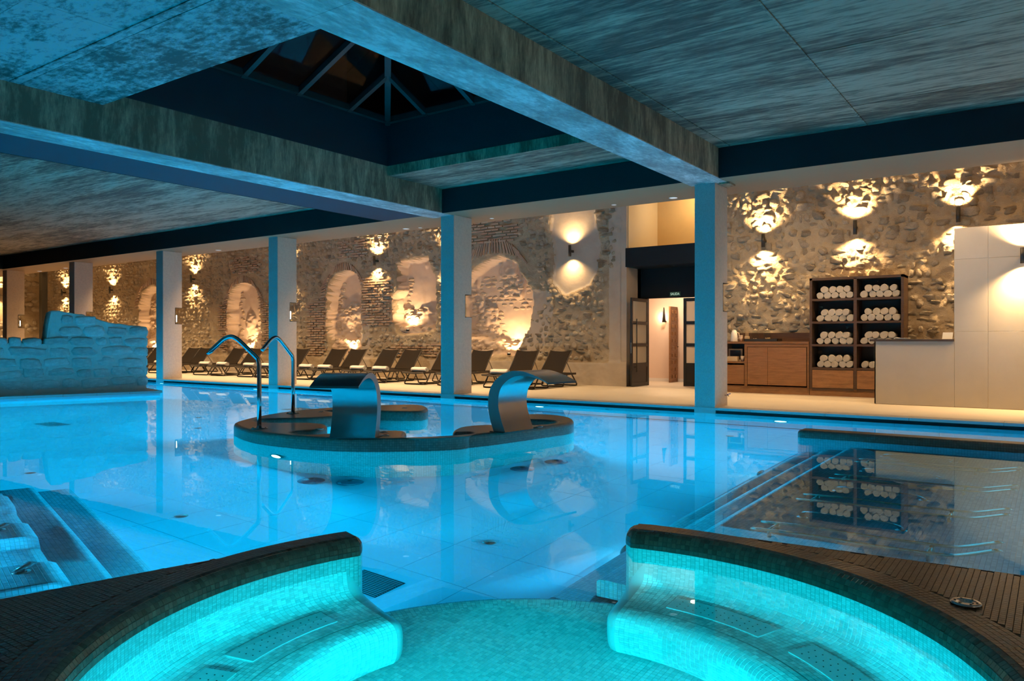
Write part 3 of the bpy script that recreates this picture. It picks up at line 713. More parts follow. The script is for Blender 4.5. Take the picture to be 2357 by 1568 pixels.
# mortar core
ks = np.arange(-3.6, 3.0001, .05); nz_ = 40; V = []
for s0, sgn in ((.0, 1), (.72, -1)):
    for k in ks:
        for j in range(nz_):
            z = rtop(k)*j/(nz_-1)-.03*0; dd = .028*fbm(k*5+s0*9, z*5, 4, 5)-(.13*math.exp(-z/.035) if s0 == 0 else 0)
            ztop = .03*fbm(np.array(k*6), np.array(1.+s0), 3, 9) if j == nz_-1 else 0
            V.append(rv(k, s0+sgn*dd, max(0, z-.02+ztop)))
nk = len(ks); F = [(i*nz_+j, (i+1)*nz_+j, (i+1)*nz_+j+1, i*nz_+j+1) for i in range(nk-1) for j in range(nz_-1)]
o2 = nk*nz_; F += [(o2+i*nz_+j, o2+i*nz_+j+1, o2+(i+1)*nz_+j+1, o2+(i+1)*nz_+j) for i in range(nk-1) for j in range(nz_-1)]
F += [(i*nz_+nz_-1, (i+1)*nz_+nz_-1, o2+(i+1)*nz_+nz_-1, o2+i*nz_+nz_-1) for i in range(nk-1)]
F += [((nk-1)*nz_+j, o2+(nk-1)*nz_+j, o2+(nk-1)*nz_+j+1, (nk-1)*nz_+j+1) for j in range(nz_-1)]
mesh_np('mortar_core', np.array([tuple(map(float, v)) for v in V]), F, M['ruin_mortar'], ruin, None, True)
def rough_block(seed, w, h, d, rnd=.35, sub=3, amp=.05):
    bm = bmesh.new(); bmesh.ops.create_cube(bm, size=1); bmesh.ops.subdivide_edges(bm, edges=bm.edges, cuts=5, use_grid_fill=True)
    for v in bm.verts:
        p = v.co.copy(); s = p.normalized()*.60; q = p.lerp(s, rnd)
        q += p.normalized()*amp*(float(fbm(np.array(p.x*4+seed*3.1), np.array(p.z*4+p.y*3+seed), 3, seed)))*1.4
        v.co = Vector((q.x*w, q.y*d, q.z*h))
    me = bpy.data.meshes.new('stone'); bm.to_mesh(me); bm.free()
    me.polygons.foreach_set('use_smooth', [True]*len(me.polygons)); box_uv(me); return me
blk = []
for i in range(9):
    me = rough_block(20+i, 1, 1, 1, .42+.07*(i % 4), amp=.075); me.materials.append(M['block']); blk.append(me)
rr_ = random.Random(5); zc = .10; rows = [.24, .22, .23, .24, .22, .26, .24, .20]; ang = math.atan2(.963, .27)
for ri, rh in enumerate(rows):
    k = -3.5+rr_.random()*.3
    while k < 2.98:
        w = rr_.uniform(.24, .62) if ri not in (0, 3) else rr_.uniform(.3, .8); w = min(w, 3.02-k)
        hh = rh*rr_.uniform(.72, .98); kc = k+w/2
        if w > .12 and zc+hh*.75 < min(rtop(kc), rtop(kc-w*.4), rtop(kc+w*.4))+.07:
            for s in ((.0,) if not kc > 2.5 else (.0,)):
                o = link(bpy.data.objects.new('stone', blk[rr_.randrange(9)])); o.parent = ruin
                x, y, _ = rv(kc, .085+rr_.uniform(-.01, .012)); o.location = (x, y, zc+rh/2+rr_.uniform(-.025, .025)); o.scale = (w*.95, .24, hh*1.02)
                o.rotation_euler = (rr_.uniform(-.05, .05), rr_.uniform(-.09, .09)+rr_.choice([0, PI]), ang)
        k += w+.012
    zc += rh
zc = .1
for ri, rh in enumerate(rows[:6]):     # the narrow end of the wall
    for s in (.2, .55):
        if zc+rh < 1.55:
            o = link(bpy.data.objects.new('stone', blk[(ri*2+int(s*10)) % 9])); o.parent = ruin; x, y, _ = rv(2.95, s); o.location = (x, y, zc+rh/2); o.scale = (.34, .2, rh*.9); o.rotation_euler = (0, 0, ang+PI/2)
    zc += rh
# return wall running back from the tall part
for s in np.arange(.9, 3.2, .42):
    pass
# ============================================================ CEILING
ZS, ZB = 4.41, 3.90
ce = empty('ceiling', (0, 0, 0), kind='structure')
SK = (-10.73, -5.27, 5.37, 10.9)          # skylight opening
b = MB()
for (x0, x1, y0, y1) in [(-5.0, 3.4, -3, 12.5), (-11.0, -5.0, -3, SK[2]-.0), (-11.0, -5.0, SK[3]+.001, 12.5), (-33, -11.0, -3, 12.5)]:
    b.box(x0, x1, y0, y1, ZS+.012, 4.60)
b.build('slab', M['slab_x'], ce)
def panels(x0, x1, y0, y1, dx, dy, mat, ox=0, oy=0):
    cache = {}; nx = max(1, round((x1-x0)/dx)); ny = max(1, round((y1-y0)/dy)); wx = (x1-x0)/nx; wy = (y1-y0)/ny; g = .003
    for i in range(nx):
        for j in range(ny):
            o = MB().box(x0+i*wx+g, x0+(i+1)*wx-g, y0+j*wy+g, y0+(j+1)*wy-g, ZS+random.uniform(0, .004), ZS+.012).build('panel', mat, ce)
panels(-4.63, 2.3, -1.5, 12.55, 2.31, 1.17, M['slab_x']); panels(-10.73, -5.27, -3, 5.37, 2.73, 1.05, M['slab_big']); panels(-10.73, -5.27, 10.9, 12.55, 2.73, .82, M['slab_x'])
panels(-32.7, -12.54, 1.5, 12.62, 2.4, 1.1, M['slab_x'])
for x in (-4.43, -2.32, -.01): MB().box(x-.012, x+.012, -1.5, 12.5, ZS-.010, ZS+.004).build('formwork_seam', M['slab_x'], ce)
for y in (1.6, 4.2): MB().box(-10.7, -5.3, y-.01, y+.01, ZS-.008, ZS+.004).build('formwork_seam', M['slab_big'], ce)
def beam(x0, x1):
    c = empty('beam', (0, 0, 0), kind='structure')
    MB().box(x0, x1, -3, DECK_Y+.06, ZB+.012, 4.6).build('sides', M['beam'], c)
    y = -3; k = 0
    while y < DECK_Y: 
        y2 = min(y+2.44, DECK_Y+.10); MB().box(x0-.004, x1+.004, y+.002, y2-.002, ZB, ZB+.014).build('panel', M['beam_under'], c); y += 2.44
    return c
beam(-5.27, -4.63); beam(-11.35, -10.73)
MB().box(-4.76, -4.58, DECK_Y+.05, DECK_Y+.36, ZB-.03, ZB-.001).build('trim_capital', M['beam'], kind='structure')
# dropped painted ceiling with its black faces
dc = empty('ceiling_dropped', (0, 0, 0), kind='structure')
for (x0, x1, y0, y1) in [(-4.63, 3.4, 12.55, 14.08), (-10.73, -5.27, 12.55, 14.08), (-12.54, -11.35, -3, 12.62), (-41, -11.35, 12.62, 14.08), (-11.35, -10.73, 12.97, 14.08), (-5.27, -4.63, 12.97, 14.08), (-41, -32.7, 2, 12.62)]:
    MB().box(x0, x1, y0, y1, ZB+.004, 4.42).build('board', M['strip'] if (x0, y0) == (-12.54, -3) else M['soffit'], dc)
b = MB()
for (x0, x1, y0, y1) in [(-4.63, 3.4, 12.535, 12.552), (-10.73, -5.27, 12.535, 12.552), (-32.7, -12.54, 12.60, 12.622), (-12.552, -12.54, 1.5, 12.62)]:
    MB().box(x0, x1, y0, y1, ZB, 4.405).build('fascia', M['black_paint'], dc)
MB().box(-32.7, -32.68, 1.5, 12.62, ZB, 4.405).build('fascia', M['black_paint'], dc)
# ceiling over the wall-washing strip and back of house
MB().box(-42, 3.2, 14.08, 22, 5.30, 5.45).build('ceiling_rear', M['plaster_grey'], kind='structure')
MB().box(-42, 3.2, 14.06, 14.10, 4.42, 5.3).build('wall_upstand', M['plaster_grey'], kind='structure')
# skylight shaft
x0, x1, y0, y1 = SK; zb = 5.42
sh = empty('window_skylight', (0, 0, 0), kind='structure')
for q in [(x0-.02, x0, y0, y1), (x1, x1+.02, y0, y1), (x0, x1, y0-.02, y0), (x0, x1, y1, y1+.02)]: MB().box(*q, 4.60, zb).build('shaft_wall', M['shaft'], sh)
MB().box(x0, x1, SK[3]-.004, SK[3]+.0005, ZS, 4.6).build('slab_edge', M['beam'], sh)
for q in [(x0-.3, x0+.10, y0-.3, y1+.3), (x1-.10, x1+.3, y0-.3, y1+.3), (x0, x1, y0-.3, y0+.10), (x0, x1, y1-.10, y1+.3)]: MB().box(*q, zb, zb+.12).build('ring_beam', M['black_metal'], sh)
cxx, cyy = (x0+x1)/2, (y0+y1)/2; hx, hy = (x1-x0)/2, (y1-y0)/2; zap = zb+.06+.45*hx
ap = Vector((cxx, cyy, zap))
def bar(a, c, w=.045, h=.09):
    a = Vector(a); c = Vector(c); d = (c-a); L = d.length; m = Matrix.Translation(a) @ d.to_track_quat('X', 'Z').to_matrix().to_4x4(); return MB().box(0, L, -w, w, -h, h*.3, m)
zf = zb+.06
for sx in (-1, 1):
    for sy in (-1, 1): bar((cxx+sx*hx, cyy+sy*hy, zf), ap, .055, .10).build('hip_rafter', M['shaft_bar'] if 'shaft_bar' in M else M['black_metal'], sh)
for f in (.38, .80):
    for s in (-1, 1):
        for sx in (-1, 1):
            h = 1-f; a = (cxx+sx*hx, cyy+s*hy*h, zf); c = (cxx+sx*hx*h, cyy+s*hy*h, zf+(zap-zf)*f); bar(a, c).build('jack_rafter', M['black_metal'], sh)
            a = (cxx+s*hx*h, cyy+sx*hy, zf); c = (cxx+s*hx*h, cyy+sx*hy*h, zf+(zap-zf)*f); bar(a, c).build('jack_rafter', M['black_metal'], sh)
cor = [Vector((cxx+a*hx, cyy+b_*hy, zf)) for a, b_ in ((-1, -1), (1, -1), (1, 1), (-1, 1))]
for i in range(4):
    a, c = cor[i], cor[(i+1) % 4]; cuts = [0, .10, .31, .69, .90, 1]
    for k in range(5):     # panes between the rafters
        t0, t1 = cuts[k], cuts[k+1]
        def up(t): f = min(1, 2*min(t, 1-t)); return (a.lerp(c, t)).lerp(a.lerp(c, .5) if False else a.lerp(c, t), 0), f
        def top(t):
            f = 2*min(t, 1-t); base = a.lerp(c, t); mid = Vector((cxx, cyy, 0)); inw = Vector((mid.x-(a.x+c.x)/2, mid.y-(a.y+c.y)/2, 0))
            return base+inw*f+Vector((0, 0, (zap-zf)*f))
        ts = [t0, t1] if not (t0 < .5 < t1) else [t0, .5, t1]
        loop = [a.lerp(c, t0), a.lerp(c, t1)]+[top(t) for t in reversed(ts)]
        out = []; 
        for p in loop:
            if not out or (p-out[-1]).length > 1e-4: out.append(p)
        if (out[0]-out[-1]).length < 1e-4: out.pop()
        n_ = len(out); vv = out+[p+Vector((0, 0, .012)) for p in out]
        MB().add(vv, [tuple(range(n_)), tuple(range(2*n_-1, n_-1, -1))]+[(j, (j+1) % n_, n_+(j+1) % n_, n_+j) for j in range(n_)]).build('pane', M['sky_glass'], sh)
# facade seen faintly through the skylight
hs = empty('house_facade', (0, 0, 0), 0, 'dim brown house facade with a dark window seen through the skylight', 'building')
b = MB(); b.box(-19, -16, 19, 26, 5.5, 16); 
b = MB(); 
MB().box(-24, -17.2, 22.0, 22.3, 6, 20).build('wall', M['facade'], hs); MB().box(-17.2, -14.8, 22.0, 22.3, 6, 12.3).build('wall', M['facade'], hs); MB().box(-17.2, -14.8, 22.0, 22.3, 14.6, 20).build('wall', M['facade'], hs); MB().box(-14.8, -3, 22.0, 22.3, 6, 20).build('wall', M['facade'], hs)
MB().box(-17.2, -14.8, 22.25, 22.32, 12.3, 14.6).build('window', M['black'], hs)

# closing walls out of sight
MB().box(3.2, 3.4, -4.2, 22, -1.8, 5.4).build('wall_right', M['plaster_grey'], kind='structure')
MB().box(-42, 3.4, -4.2, -4, -1.8, 5.4).build('wall_front', M['plaster_grey'], kind='structure')
MB().box(-42.2, -41.3, -4.2, 14.6, -1.8, 5.4).build('wall_left_far', M['plaster_grey'], kind='structure')

# ============================================================ STONE WALLS
NICHE = {
 'B': [(-25.85, .62), (-25.85, 2.4), (-25.6, 3.05), (-25.1, 3.32), (-24.6, 3.32), (-24.1, 3.1), (-23.85, 2.6), (-23.78, .62)],
 'A': [(-32.1, .62), (-32.1, 2.7), (-31.8, 3.25), (-31.2, 3.5), (-30.5, 3.3), (-30.2, 2.7), (-30.15, .62)],
 'C': [(-20.0, .72), (-20.02, 1.1), (-20.22, 1.7), (-20.22, 2.5), (-20.05, 3.05), (-19.7, 3.4), (-19.2, 3.52), (-18.75, 3.42), (-18.57, 3.1), (-18.57, .72)],
 'D': [(-17.05, 1.62), (-17.1, 2.55), (-16.85, 2.75), (-16.95, 3.35), (-16.8, 3.7), (-16.45, 3.66), (-15.65, 3.75), (-15.5, 3.35), (-15.34, 2.95), (-15.3, 2.2), (-15.33, 1.5), (-16.2, 1.36), (-16.8, 1.40)],
 'E': [(-14.5, .74), (-14.45, 2.6), (-14.1, 3.05), (-13.6, 3.38), (-12.95, 3.55), (-12.4, 3.40), (-12.15, 3.0), (-11.84, 2.55), (-11.80, 2.1), (-11.92, 1.5), (-12.15, 1.15), (-12.3, .74)]}
FP = [(-11.15, 2.75), (-11.05, 3.5), (-11.2, 4.2), (-11.1, 5.4), (-9.75, 5.4), (-9.8, 4.3), (-9.66, 3.7), (-9.75, 3.0), (-10.0, 2.62), (-10.4, 2.5), (-10.75, 2.38)]
def sdf(poly, X, Z):
    """signed distance, positive inside"""
    d = np.full(X.shape, 1e9); ins = np.zeros(X.shape, bool); n = len(poly)
    for i in range(n):
        (ax, az), (bx, bz) = poly[i], poly[(i+1) % n]; vx, vz = bx-ax, bz-az; L = vx*vx+vz*vz
        t = np.clip(((X-ax)*vx+(Z-az)*vz)/L, 0, 1); d = np.minimum(d, np.hypot(X-ax-t*vx, Z-az-t*vz))
        c = ((az > Z) != (bz > Z)); 
        if bz != az: ins ^= c & (X < (bx-ax)*(Z-az)/(bz-az)+ax)
    return np.where(ins, d, -d)
def sm(x, a, b_): t = np.clip((x-a)/(b_-a), 0, 1); return t*t*(3-2*t)
def relief(X, Z, left=True):
    """height of the wall face towards the room (metres, positive = out)"""
    wx = X+.10*fbm(X*1.7, Z*1.7, 3, 3); wz = Z+.10*fbm(X*1.7+9, Z*1.7, 3, 4)
    h = .045*fbm(wx*1.3, wz*1.3, 3, 1)+.050*fbm(wx*4.5, wz*5.5, 4, 2)+.014*fbm(X*16, Z*18, 3, 8)
    if not left:
        h = h*1.3+.055*np.abs(fbm(wx*3.2, wz*3.8, 3, 31)); return h
    smooth = np.zeros(X.shape)
    jx = X+.05*fbm(X*6, Z*6, 3, 21); jz = Z+.05*fbm(X*6+5, Z*6, 3, 22)
    s = sdf(FP, jx, jz); f = sm(s, -.02, .05); smooth = np.maximum(smooth, f); h = h*(1-.92*f)-.05*f
    # plain plaster strips: beside the doorway, right of niche C and niche E, low band
    for poly in ([(-9.35, 0), (-9.45, 1.2), (-9.5, 2.0), (-9.3, 2.6), (-9.1, 3), (-8.8, 3), (-8.8, 0)], [(-18.57, .6), (-18.57, 2.1), (-18.3, 2.1), (-18.1, 1.5), (-17.95, .6)], [(-12.2, .75), (-11.9, 1.5), (-11.8, 2.6), (-11.2, 2.5), (-11.1, 2.0), (-11.3, 1.3), (-11.5, .75)], [(-9.62, 2.7), (-9.6, 4.0), (-8.8, 4.0), (-8.8, 2.7)]):
        s = sdf(poly, jx, jz); f = sm(s, -.03, .08); smooth = np.maximum(smooth, f); h = h*(1-.85*f)-.015*f
    band = sm(-(Z+.03*fbm(X*3, Z*0, 2, 6)), -.66, -.58); h = h*(1-.6*band)+.04*band
    for nm, poly in NICHE.items():
        dep = .50 if nm != 'D' else .45; s = sdf(poly, jx, jz); inner = .02*fbm(X*3, Z*3, 3, 40)-dep+.12*sm(-s, -.0, .0)
        # coarse masonry rising at the foot of each niche
        foot = sm(-(Z+.25*fbm(X*2.2, X*0+2, 2, 77)), -(1.28 if nm != 'D' else 1.62), -(1.15 if nm != 'D' else 1.5))*.22
        rubb = sm(fbm(X*1.4+3, Z*1.1, 3, 51), .02, .14)*.07*(1+fbm(X*9, Z*14, 3, 52))
        inner = -dep+foot*(1+.3*fbm(X*8, Z*14, 3, 53))+rubb+.012*fbm(X*5, Z*5, 2, 54)
        # curved back: shallower to the sides
        f = sm(s, -.03, .035); h = h*(1-f)+inner*f
    return h
def wall_grid(name, x0, x1, z0, z1, dxf, dz, left, mat):
    xs = [x0]
    while xs[-1] < x1: xs.append(xs[-1]+dxf(xs[-1]))
    xs = np.array(xs); xs = xs*(x1-x0)/(xs[-1]-x0)+x0-x0*(x1-x0)/(xs[-1]-x0)
    zs = np.arange(z0, z1+dz/2, dz); Xg, Zg = np.meshgrid(xs, zs); h = relief(Xg, Zg, left)
    V = np.c_[Xg.ravel(), (WALL_Y-h).ravel(), Zg.ravel()]; nx = len(xs); i = np.arange(len(zs)-1)[:, None]*nx+np.arange(nx-1)[None]
    F = np.stack([i, i+1, i+nx+1, i+nx], -1).reshape(-1, 4)
    o = mesh_np(name, V, F, mat, None, None, True); tag(o, kind='structure')
    MB().box(x0, x1, WALL_Y+.62, WALL_Y+.8, z0, z1).build('backing', M['plaster'], o); return o
wl = wall_grid('wall_back', -41.3, -8.9, -.02, 5.3, lambda x: .032+.0016*max(0, -x-10), .036, True, M['mortar'])
# warm plaster inside the niches is its own surface: reassign faces that lie deep
me = wl.data; me.materials.append(M['plaster']); me.materials.append(M['plaster_grey'])
co = np.empty(len(me.vertices)*3); me.vertices.foreach_get('co', co); co = co.reshape(-1, 3)
nf = len(me.polygons); li = np.empty(len(me.loops), int); me.loops.foreach_get('vertex_index', li); fc = co[li].reshape(nf, 4, 3).mean(1)
mi = np.zeros(nf, int); mi[(fc[:, 1] > WALL_Y+.14)] = 1
sF = sdf(FP, fc[:, 0], fc[:, 2]); mi[(sF > 0)] = 2; mi[(fc[:, 0] > -9.4) & (fc[:, 1] < WALL_Y+.1)] = 2
for poly in ([(-18.57, .6), (-18.57, 2.1), (-18.3, 2.1), (-18.1, 1.5), (-17.95, .6)], [(-12.2, .75), (-11.9, 1.5), (-11.8, 2.6), (-11.2, 2.5), (-11.1, 2.0), (-11.3, 1.3), (-11.5, .75)]): mi[(sdf(poly, fc[:, 0], fc[:, 2]) > 0) & (fc[:, 1] < WALL_Y+.14)] = 2
mi[(fc[:, 2] < .6) & (fbm(fc[:, 0]*.8, fc[:, 2]*1.2, 3, 61) > 0)] = 2
me.polygons.foreach_set('material_index', mi)
wr = wall_grid('wall_back_right', -6.75, 3.2, -.02, 5.3, lambda x: .028, .028, False, M['mortar'])
# ---- rubble stones
stv = []
for i in range(12):
    bm = bmesh.new(); bmesh.ops.create_icosphere(bm, subdivisions=3, radius=.5); sd = 60+i
    for v in bm.verts:
        p = v.co; q = p*(1+.95*float(fbm(np.array(p.x*2.6+sd), np.array(p.z*2.9+p.y*2), 4, sd)))
        q.x = max(-.43, min(.43, q.x)); q.z = max(-.42, min(.42, q.z)); v.co = q
    me2 = bpy.data.meshes.new('stone'); bm.to_mesh(me2); bm.free(); me2.polygons.foreach_set('use_smooth', [True]*len(me2.polygons)); box_uv(me2); me2.materials.append(M['stone']); stv.append(me2)
low = []
for i in range(8):
    bm = bmesh.new(); bmesh.ops.create_icosphere(bm, subdivisions=2, radius=.5); sd = 90+i
    for v in bm.verts:
        p = v.co; v.co = p*(1+.5*float(fbm(np.array(p.x*3+sd), np.array(p.z*3.3+p.y*2), 3, sd)))
    bm.verts.index_update(); low.append((np.array([v.co[:] for v in bm.verts]), np.array([[v.index for v in f.verts] for f in bm.faces]))); bm.free()
def stones(wall, x0, x1, z0, z1, size, left, nmax, keep=None, density=.8, seed=3):
    rr = np.random.default_rng(seed); L = []; z = z0
    while z < z1:
        rh = size*rr.uniform(.55, .85); x = x0+rr.uniform(0, size)
        while x < x1:
            w = size*rr.choice([.5, .7, .9, 1.1, 1.5])*rr.uniform(.8, 1.15)
            if rr.random() < density: L.append((x+w/2, z+rh/2+rr.uniform(-.25, .25)*rh, w*rr.uniform(.75, 1.0), rh*rr.uniform(.75, 1.1)))
            x += w*rr.uniform(.95, 1.12)
        z += rh*.95
    A = np.array(L); X, Z = A[:, 0], A[:, 1]
    if keep is not None: m = keep(X, Z); A = A[m]; X, Z = A[:, 0], A[:, 1]
    h = relief(X, Z, left); Y = WALL_Y-h
    px, py, t = project(np.c_[X, Y, Z]); big = A[:, 2]/t; big = np.where((px > -30) & (px < 2380) & (Z < 4.9), big, 0); order = np.argsort(-big)
    VV = []; FF = []; nb = 0
    for q, k in enumerate(order):
        rot = (rr.uniform(-.35, .35), rr.uniform(-.2, .2), rr.uniform(-.35, .35)); dep = rr.uniform(.15, .24); inset = dep*rr.uniform(.20, .42)
        loc = (X[k], Y[k]+inset-.01, Z[k])
        if q < nmax and big[k] > 0:
            o = link(bpy.data.objects.new('stone', stv[q % 12])); o.parent = wall; o.location = loc; o.rotation_euler = (rot[0]*.4, rot[1], rot[2]*.4); o.scale = (A[k, 2], dep, A[k, 3])
        else:
            v, f = low[q % 8]; v = v*np.array([A[k, 2], dep, A[k, 3]]); c, s_ = math.cos(rot[1]), math.sin(rot[1]); v = np.c_[v[:, 0]*c+v[:, 2]*s_, v[:, 1], -v[:, 0]*s_+v[:, 2]*c]+np.array(loc)
            VV.append(v); FF.append(f+nb); nb += len(v)
    if VV: mesh_np('small_stones', np.concatenate(VV), np.concatenate(FF), M['stone'], wall, None, True, kind='stuff')
stones(wr, -6.75, 3.0, .1, 5.2, .27, False, 290, None, .95, 3)
def keepL(X, Z):
    m = Z > .62+.1*0
    for poly in NICHE.values(): m &= sdf(poly, X, Z) < -.09
    m &= sdf(FP, X, Z) < -.06
    m &= ~((X > -9.5) & (Z < 3)); m &= ~((X > -9.2))
    for cx_, r1, zc_ in ARCH: m &= ~((np.hypot(X-cx_, (Z-zc_)) < r1+.42) & (Z > zc_-.3))
    m &= ~((np.abs(X+13.2) < 1.0) & (Z > 3.95) & (Z < 4.6)); m &= ~((np.abs(X+25) < 1.9) & (Z > .6) & (Z < 2.6) & (np.abs(X+24.8) > 1.0))
    m &= ~((X > -18.6) & (X < -17.0) & (Z > 1.6) & (Z < 3.3) & (fbm(X*2, Z*2, 2, 5) > 0)); m &= ~((np.abs(X+20.8) < .45) & (Z < 2.7))
    return m
ARCH = [(-24.82, 1.0, 2.30), (-19.35, .86, 2.62), (-13.1, 1.27, 2.35), (-31.15, 1.0, 2.5)]
stones(wl, -41, -9.0, .66, 5.2, .235, True, 290, keepL, .93, 11)
# ---- brick arches and brick patches (joined: each brick is a few pixels)
def bricks(wall, specs, name):
    mb = MB(); rr = random.Random(2)
    for (x, z, w, hh, a) in specs:
        y = WALL_Y-float(relief(np.array([x]), np.array([z]), True)[0]); d = .05
        m = Matrix.Translation((x, y+.012-rr.uniform(.0, .02), z)) @ Matrix.Rotation(-a, 4, 'Y')
        j = lambda: rr.uniform(-.006, .006)
        mb.box(-w/2+j(), w/2+j(), -d, d*.4, -hh/2+j(), hh/2+j(), m)
    mb.build(name, M['brick'], wall, kind='stuff')
sp = []
for cx_, r1, zc_ in ARCH:
    if cx_ < -28: nA = 30
    else: nA = int(PI*r1/.082)
    for k in range(nA):
        a = PI*(k+.5)/nA
        if r1 > 1.2 and not .8 < a < 2.6: continue
        for rr2, ln in ((.155, .26), ) if r1 < 1.2 else ((.22, .40), ):
            sp.append((cx_+(r1+rr2)*math.cos(a), zc_+(r1+rr2)*math.sin(a)*(1.02), .046, ln, PI/2-a))
for (xa, xb, za, zb_) in ((-14.2, -12.3, 4.0, 4.62), (-19.6, -18.4, 3.95, 4.5), (-26.4, -25.95, .8, 2.6), (-23.7, -23.0, .9, 2.6), (-21.2, -20.35, .7, 2.6), (-18.5, -17.2, 1.7, 3.2), (-25.6, -24.0, 3.7, 4.3), (-17.3, -15.2, .72, 1.1)):
    z = za; r_ = 0
    while z < zb_:
        x = xa+(r_ % 2)*.13
        while x < xb:
            if random.random() < .86: sp.append((x+.12, z, .235, .048, 0))
            x += .262
        z += .082; r_ += 1
bricks(wl, sp, 'brickwork')
# masonry inside niche E (rows of half buried stones)
VV = []; FF = []; nb = 0; z = .95
while z < 3.1:
    x = -14.3
    while x < -12.0:
        w = .17+.1*random.random()
        if x+w < -12.05 and sdf(NICHE['E'], np.array([x+w/2]), np.array([z]))[0] > .12 and random.random() < .8 and not (z < 2.0 and x > -12.95-.3*random.random() and z > 1.2):
            v, f = low[random.randrange(8)]; y = WALL_Y-float(relief(np.array([x+w/2]), np.array([z]), True)[0]); v = v*np.array([w*1.1, .045, .105])+np.array([x+w/2, y+.008, z]); VV.append(v); FF.append(f+nb); nb += len(v)
        x += w+.03
    z += .115
mesh_np('niche_masonry', np.concatenate(VV), np.concatenate(FF), M['niche_stone'], wl, None, True, kind='stuff')
VV = []; FF = []; nb = 0      # broken masonry along the sides and foot of the other niches
for nm in 'BCDA':
    P = NICHE[nm]; xa = min(p[0] for p in P); xb = max(p[0] for p in P)
    for q in range(150):
        x = random.uniform(xa+.1, xb-.05); z = random.uniform(.8 if nm != 'D' else 1.5, 3.2)
        if not ((x < xa+.42) or (z < 1.35 and nm != 'D') or (nm == 'B' and x > xb-.75) or (nm == 'C' and 2.0 < z < 2.35) or (nm == 'D' and z < 2.2 and x < -16.2)): continue
        if sdf(P, np.array([x]), np.array([z]))[0] < .05: continue
        v, f = low[random.randrange(8)]; y = WALL_Y-float(relief(np.array([x]), np.array([z]), True)[0]); v = v*np.array([random.uniform(.16, .30), .055, .10])+np.array([x, y+.005, z]); VV.append(v); FF.append(f+nb); nb += len(v)
mesh_np('niche_masonry', np.concatenate(VV), np.concatenate(FF), M['niche_stone'], wl, None, True, kind='stuff')
# left end wall and steel post
Zg, Yg = np.meshgrid(np.arange(0, 5.31, .09), np.arange(13.8, 17.7, .09), indexing='ij'); h = relief(Yg*1.0-50, Zg, False)*.6
V = np.c_[(-41.25+h).ravel(), Yg.ravel(), Zg.ravel()]; nx = Yg.shape[1]; i = np.arange(Yg.shape[0]-1)[:, None]*nx+np.arange(nx-1)[None]; F = np.stack([i, i+1, i+nx+1, i+nx], -1).reshape(-1, 4)
wlf = mesh_np('wall_left', V, F, M['mortar'], None, None, True); tag(wlf, kind='structure')
VV = []; FF = []; nb = 0
for q in range(170):
    v, f = low[q % 8]; y = random.uniform(14.2, 17.4); z = random.uniform(.2, 5); v = v[:, [1, 0, 2]]*np.array([.12, random.uniform(.2, .5), random.uniform(.14, .24)])+np.array([-41.22, y, z]); VV.append(v); FF.append(f[:, ::-1]+nb); nb += len(v)
mesh_np('small_stones', np.concatenate(VV), np.concatenate(FF), M['stone'], wlf, None, True, kind='stuff')
post = MB().box(-40.05, -39.75, 17.0, 17.25, 0, 5.2).build('steel_post', M['black_metal']); tag(post, 'tall black steel post in the far left corner of the hall', 'post')

# ============================================================ SCONCES
def sconce(x, z, y, label, rot=0, pw=1.0, fy=-1, length=.30):
    t = empty('wall_sconce', (x, y, z), rot, label, 'wall lamp', 'black up and down wall lamps')
    h = length/2
    MB().lathe([(.036, -h), (.04, -h), (.04, h), (.036, h), (.034, h-.02), (0, h-.02)], (0, -.15, 0), 20).build('body', M['black_metal'], t)
    MB().box(-.02, .02, -.13, .03, -.03, .03).build('bracket', M['black_metal'], t)
    for s in (1, -1):
        MB().lathe([(.030, 0), (0, 0)], (0, -.15, s*(h-.012)), 16).build('lens', M['lens_warm'], t)
        light('SPOT', 'sconce_light', (0, -.15, s*(h+.012)), P_SCONCE*pw, WARM, dirv=(0, .22, s), size=.045, spot=128, blend=.85, parent=t)
    return t
def wy(x, z, left): return WALL_Y-float(relief(np.array([x]), np.array([z]), left)[0])-.03
for x, z, lab in ((-5.40, 3.43, 'black cylinder wall lamp just right of the nearest column'), (-3.46, 3.56, 'black cylinder wall lamp above the towel shelves'), (-1.57, 3.65, 'black cylinder wall lamp above the corner of the tall cream partition')):
    sconce(x, z, wy(x, z, False), lab, pw=1.5)
sconce(.35, 3.7, wy(.35, 3.7, False), 'black cylinder wall lamp behind the tall cream partition')
for x, z, lab in ((-10.51, 3.55, 'black cylinder wall lamp on the smooth plaster panel left of the doorway'), (-14.75, 3.62, 'black cylinder wall lamp hidden behind the second column'), (-17.72, 3.72, 'black cylinder wall lamp between the two middle niches'), (-22.2, 3.62, 'black cylinder wall lamp behind the third column'), (-27.91, 3.62, 'black cylinder wall lamp between the third and fourth columns, far end'), (-34.18, 3.42, 'black cylinder wall lamp right of the fifth column'), (-38.61, 3.48, 'black cylinder wall lamp left of the fifth column')):
    sconce(x, z, wy(x, z, True), lab, pw=.6 if -11 < x < -10 else 1.1)
sconce(-41.0, 3.4, 0, 'x') if False else None
t = sconce(-41.05, 3.4, 15.6, 'black cylinder wall lamp on the far left end wall', PI/2)
